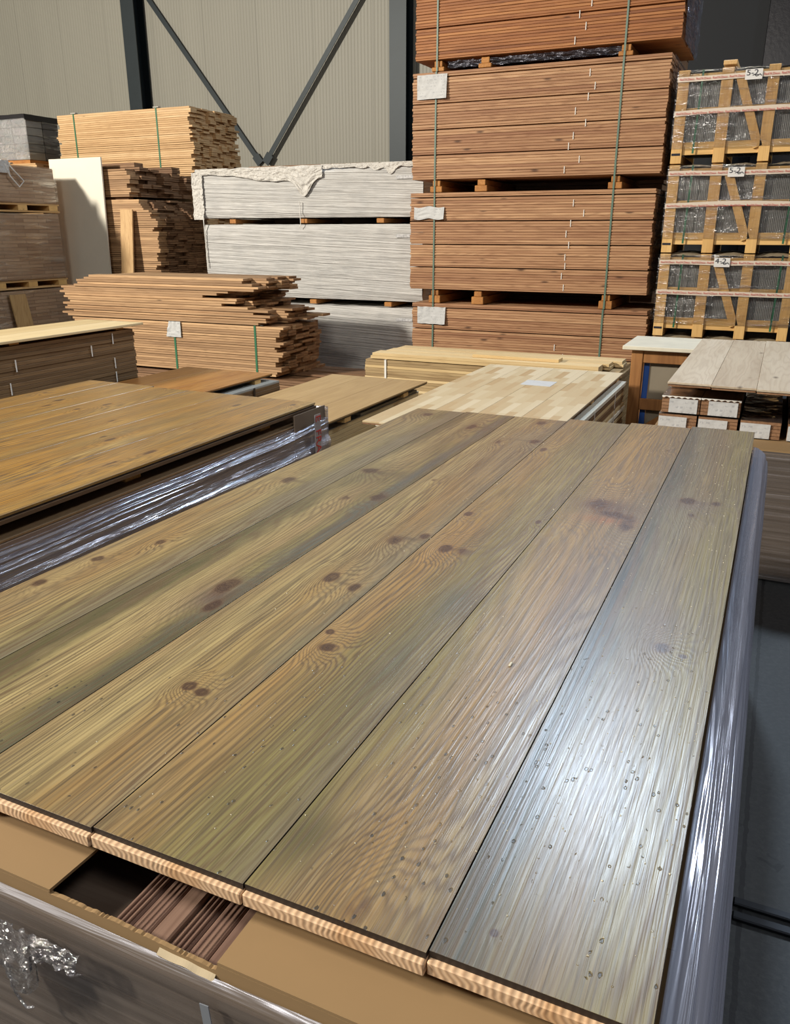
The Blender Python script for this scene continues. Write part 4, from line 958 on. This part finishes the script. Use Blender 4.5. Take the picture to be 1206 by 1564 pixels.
stuff(rest.build('packed_planks', M['side_y'], t)); MB().box(-3.3, -2.65, 2.92, 4.10, .6505, .6605).build('underlay_sheet', M['fleece'], t); MB().box(-3.28, -2.67, 2.95, 4.05, 0, .049).build('pallet', M['block'], t)
MB().box(-2.6445, -2.6415, 3.82, 3.835, .45, .66).build('strap', M['black_plastic'], t)

# oak board --------------------------------------------------------------------
board_set([-2.36, -2.155, -1.95, -1.745], 2.99, 4.235, .70, M['oak_y'], ['smooth honey oak plank between amber and pale boards, left of three', 'smooth honey oak plank between amber and pale boards, middle of three', 'smooth honey oak plank, right of three, beside the dark gap'], 'honey oak planks on the middle bundle', under=dark_edge)
for y in (3.28, 3.95):
    o = MB().box(-2.3, -1.752, y - .03, y + .03, .6625, .6857).build('spacer_batten', M['pine_x'], loc=(-2, y, .66)); tag(o, 'batten in the dark gap under the honey oak planks, %s end' % ('near' if y < 3.5 else 'far'), 'batten')
t = thing('plank_pack', (-2.1, 3.6, 0), 'plank pack under the honey oak planks, its stepped light ends showing at the front', 'plank pack')
rest = MB()
for k in range(29):
    z = .03 + k * .021; j = R.uniform(0, .03) if k < 27 else 0
    MB().box(-2.02, -1.79 - R.uniform(0, .006), 3.105 + j, 4.22, z, z + .0195, b=.001).build('plank', M['pale_y'], t); rest.box(-2.33, -2.022, 3.11 + j, 4.22, z, z + .0195)
stuff(rest.build('packed_planks', M['side_y'], t)); MB().box(-2.33, -1.79, 3.11, 4.22, .6395, .6425).box(-1.99, -1.795, 3.5, 4.2, .643, .655).build('underlay_sheet', M['fleece'], t); MB().box(-2.3, -1.82, 3.2, 4.2, 0, .029).build('pallet', M['block'], t)

# butcher block board ----------------------------------------------------------
board_set([-1.625, -1.415, -1.205, -.995, -.785], 3.18, 5.0, .70, M['butcher'], ['pale finger-jointed plank, leftmost of the four on the light bundle', 'pale finger-jointed plank, second from left on the light bundle', 'pale finger-jointed plank with a paper slip, third from left', 'pale finger-jointed plank, rightmost of the four, with an orange strip'], 'finger-jointed planks behind the front board', under=M['back_y'])
o = MB().box(-1.24, -1.07, 4.36, 4.52, .7003, .7012).build('paper_slip', M['paper'], loc=(-1.1, 4.4, .7)); tag(o, 'white printed paper slip lying on the pale finger-jointed planks', 'paper')
for y in (3.45, 4.2, 4.9):
    o = MB().box(-1.6, -.80, y - .03, y + .03, .6635, .6857).build('spacer_batten', M['pine_x'], loc=(-1.2, y, .66)); tag(o, 'batten under the finger-jointed planks', 'batten', 'battens under the finger-jointed planks')
t = thing('plank_pack', (-1.2, 4.2, 0), 'light plank pack with white ties under the finger-jointed planks', 'plank pack')
rest = MB(); pal = plain('sheet_cream', sr(222, 216, 196), .6)
for k in range(29):
    z = .03 + k * .0215
    x1 = -.762 - (0 if k in (14, 21, 28) else R.uniform(.004, .016))
    MB().box(-.99, x1, 3.30 + R.uniform(0, .02) * (k < 28), 5.02 - R.uniform(0, .03), z, z + .0200, b=.001).build('plank', pal if k in (14, 21, 28) else (M['pale_y'] if k % 3 == 1 else M['side_y']), t)
    rest.box(-1.60, -.992, 3.30 + R.uniform(0, .02), 5.0, z, z + .0200)
stuff(rest.build('packed_planks', M['light_edge_x'], t)); MB().box(-1.6, -.78, 3.35, 4.95, 0, .029).build('pallet', M['block'], t)
MB().box(-1.61, -1.13, 3.285, 3.62, .6540, .662).build('light_cap_board', pal, t)
for y in (4.62, 4.05): 
    for zc in (.5, .6): MB().box(-.7595, -.757, y, y + .008, zc - .055, zc + .055).build('white_tie', M['white_strap'], t)

# flat pale bundle before the tall red stack -----------------------------------
t = thing('plank_bundle', (-1.9, 5.5, 0), 'flat pale birch bundle tied with white strap, in front of the tall red stack', 'plank bundle')
rest = MB()
for k in range(27):
    z = .03 + k * .021
    MB().box(-2.785 + R.uniform(0, .012), -.985 - R.uniform(0, .02), 5.5 + R.uniform(0, .003), 5.66, z, z + .0198, b=.001).build('plank', M['light_edge_x'] if k % 4 else M['light_x'], t)
    rest.box(-2.785 + R.uniform(0, .012), -.90 - R.uniform(0, .02), 5.662, 6.15, z, z + .0198)
stuff(rest.build('packed_planks', M['light_edge_x'], t)); MB().box(-2.7, -1.0, 5.52, 6.1, 0, .029).build('pallet', M['block'], t)
MB().box(-2.615, -2.60, 5.494, 5.4965, .35, .600).box(-2.615, -2.60, 5.494, 6.15, .598, .6005).build('white_strap', M['white_strap'], t)
for k, (x0, x1, y, zz, w_) in enumerate(((-2.735, -1.03, 5.505, .602, .16), (-2.70, -.985, 5.675, .602, .15), (-2.735, -.92, 5.83, .602, .15), (-2.72, -1.03, 5.505, .6245, .15), (-2.68, -.99, 5.665, .6245, .15), (-2.66, -.93, 5.83, .6245, .16), (-1.95, -1.32, 5.58, .647, .12))):
    o = MB().box(x0, x1, y, y + w_ - .003, zz, zz + .0215, b=.001).build('loose_plank', M['light_x'], loc=(x0, y, zz))
    tag(o, ['pale plank on the flat bundle, lower layer, front', 'pale plank on the flat bundle, lower layer, middle', 'pale plank on the flat bundle, lower layer, back', 'pale plank on the flat bundle, upper layer, front', 'pale plank on the flat bundle, upper layer, middle', 'pale plank on the flat bundle, upper layer, back', 'short offcut plank lying on top of the flat pale bundle'][k], 'plank', 'loose planks on the flat pale bundle')

# bench with white top, right --------------------------------------------------
t = thing('crate_bench', (-.6, 5.4, 0), 'brown wooden crate frame with blue-edged grey panel and a white top, by the tile crates', 'bench')
MB().box(-.822, -.10, 5.11, 5.66, .824, .848, b=.003).build('white_top', M['white_top'], t)
for x in (-.735, -.14):
    for y in (5.15, 5.56):
        MB().box(x - .035, x + .035, y, y + .05, .0, .823, b=.004).build('leg', M['frame_wood'], t)
MB().box(-.699, -.176, 5.155, 5.175, .745, .823, b=.003).build('top_rail', M['frame_wood'], t)
MB().box(-.699, -.176, 5.155, 5.175, .455, .525, b=.003).build('middle_rail', M['frame_wood'], t)
MB().bar((-.69, 5.165, .30), (-.42, 5.165, .50), .06, .018, (0, 1, 0)).build('diagonal_brace', M['frame_wood'], t)
MB().box(-.66, -.18, 5.195, 5.205, .05, .80).build('grey_panel', M['panel_grey'], t)
MB().box(-.696, -.662, 5.19, 5.205, .05, .80).build('blue_edge', M['blue'], t)

# right wrapped pack with labelled bundles and greige boards -------------------
t = thing('wrapped_pack', (.1, 4.5, 0), 'brown film-wrapped pack at the right edge, carrying labelled plank boxes', 'pack')
MB().box(-.46, .75, 3.775, 5.05, .03, .600, b=.004).build('packed_planks', M['dark_layers'], t)
mb = MB()
for k in range(27): mb.box(-.46, .75, 3.766 - R.uniform(0, .004), 3.774, .035 + k * .0205, .035 + k * .0205 + .0188)
mb.build('front_layers', M['dark_layers'], t)
MB().box(-.465, .755, 3.765, 5.05, .6005, .608).build('cardboard_lid', M['cardboard'], t)
MB().grid(lambda a, b: (-.47 + a * 1.23, 3.752 - .003 * nz(a * 3, b * 40), .604 - b * .59), 60, 90).build('stretch_film', M['film_x'], t, True)
bl = [('shrink-wrapped plank box with a big white end label, upper left under the greige boards', -.432, .696, True), ('shrink-wrapped plank box with a big white end label, upper one, second from left', -.258, .696, True),
      ('shrink-wrapped plank box, lower left of the labelled boxes', -.440, .610, False), ('shrink-wrapped plank box, lower one, second from left', -.262, .610, False), ('lone shrink-wrapped plank box at the right, nothing stacked on it', -.080, .610, False), ('shrink-wrapped plank box at the right frame edge', .118, .610, False)]
for k, (lb, x, z, up) in enumerate(bl):
    b = thing('plank_box', (x, 3.95, z), lb, 'box', 'shrink-wrapped plank boxes with white labels')
    W_ = .172
    for q_ in range(5):
        MB().box(x + .001, x + W_ - .001, 3.952 + R.uniform(0, .003), 5.03, z + .002 + q_ * .0158, z + .002 + q_ * .0158 + .0142, b=.0008).build('plank', M['back_y'], b)
    lx0 = x + (.032 if up else .0); 
    MB().box(lx0 + .002, lx0 + .128, 3.946, 3.948, z + .004, z + .070).build('white_label', M['paper'], b)
    MB().box(x, x + W_, 3.95, 5.03, z + .0815, z + .0828).build('top_film', M['film_crate'], b)
    if up:
        mb = MB().grid(lambda a, c_: (x + a * W_, 3.944, z + .082 - c_ * (.006 + .003 * math.sin(a * 40))), 40, 1); mb.build('film_hem', plain('hem_white%d' % k, sr(225, 222, 214), .4), b)
for k, y in enumerate((4.2, 4.85)):
    o = MB().box(-.42, .6, y - .03, y + .03, .7805, .829, b=.003).build('spacer_batten', M['frame_wood'], loc=(0, y, .78)); tag(o, 'dark batten under the greige boards, %s' % ('near' if k == 0 else 'far'), 'batten')
gx = [-.409, -.219, -.031, .157, .345, .535]; gl = ['greige washed oak plank, leftmost of the right-hand boards, next to the white top', 'greige washed oak plank with a dark split knot, second from left of the right-hand boards', 'greige washed oak plank, third from left of the right-hand boards', 'greige washed oak plank at the right frame edge', 'greige washed oak plank beyond the right frame edge']
for k in range(5):
    mb = MB().box(gx[k] + .0006, gx[k+1] - .0006, 3.885 - .02 * k * (k < 3), 5.64 + .02 * k, .8425, .852, 0, b=.001).box(gx[k] + .003, gx[k+1] - .003, 3.89 - .02 * k * (k < 3), 5.62 + .02 * k, .8325, .8424, 1)
    o = mb.build('floor_plank', [M['grey_y'], M['back_y']], loc=(gx[k], 3.88, .8325)); tag(o, gl[k], 'floor plank', 'greige planks on the right-hand boxes')

# ------------------------------------------------------------------ camera, light, render look
cam = D.cameras.new('camera'); co = D.objects.new('camera', cam); COL.objects.link(co)
cam.sensor_fit = 'VERTICAL'; cam.sensor_height = 24.0; cam.lens = 24.0 * 1233 / 1564; cam.clip_start = .02
co.location = (0, 0, 1.5); co.rotation_euler = (math.pi/2 - math.atan(427/1233), 0, math.radians(24.7))
bpy.context.scene.camera = co

def area(name, loc, target, size, energy, col, sy=None):
    l = D.lights.new(name, 'AREA'); l.energy = energy; l.color = col; l.size = size
    if sy: l.shape = 'RECTANGLE'; l.size_y = sy
    o = D.objects.new(name, l); COL.objects.link(o); o.location = loc
    o.rotation_euler = (Vector(target) - Vector(loc)).to_track_quat('-Z', 'Y').to_euler(); return o
area('highbay_left', (-11.2, -4.0, 6.7), (-5.5, 6.5, 1.2), 1.0, 2700, (1, .93, .82))
area('highbay_near', (-2.2, -.8, 4.8), (-2.0, 2.2, .8), 1.0, 150, (1, .94, .86))
area('highbay_back', (-1.1, 8.0, 6.5), (-.4, 1.5, .8), .5, 270, (.66, .82, 1), .5)
area('highbay_right', (3.2, 9.2, 6.5), (-1.6, 1.5, .8), .8, 180, (.84, .91, 1), .8)
area('fill_front_right', (2.6, -1.5, 5.6), (-1.0, 1.6, .6), 1.0, 80, (.95, .96, 1))  # added fill brightening the side film and crate film, no known fixture

wd = D.worlds.new('warehouse_air'); bpy.context.scene.world = wd; wd.use_nodes = True
bg = wd.node_tree.nodes['Background']; bg.inputs[0].default_value = (.80, .86, 1, 1); bg.inputs[1].default_value = .085
sc = bpy.context.scene
sc.view_settings.view_transform = 'Standard'; sc.view_settings.look = 'None'; sc.view_settings.gamma = 1; sc.view_settings.use_curve_mapping = False
sc.view_settings.exposure = 0.0
sc.cycles.transparent_max_bounces = 24; sc.cycles.max_bounces = 8
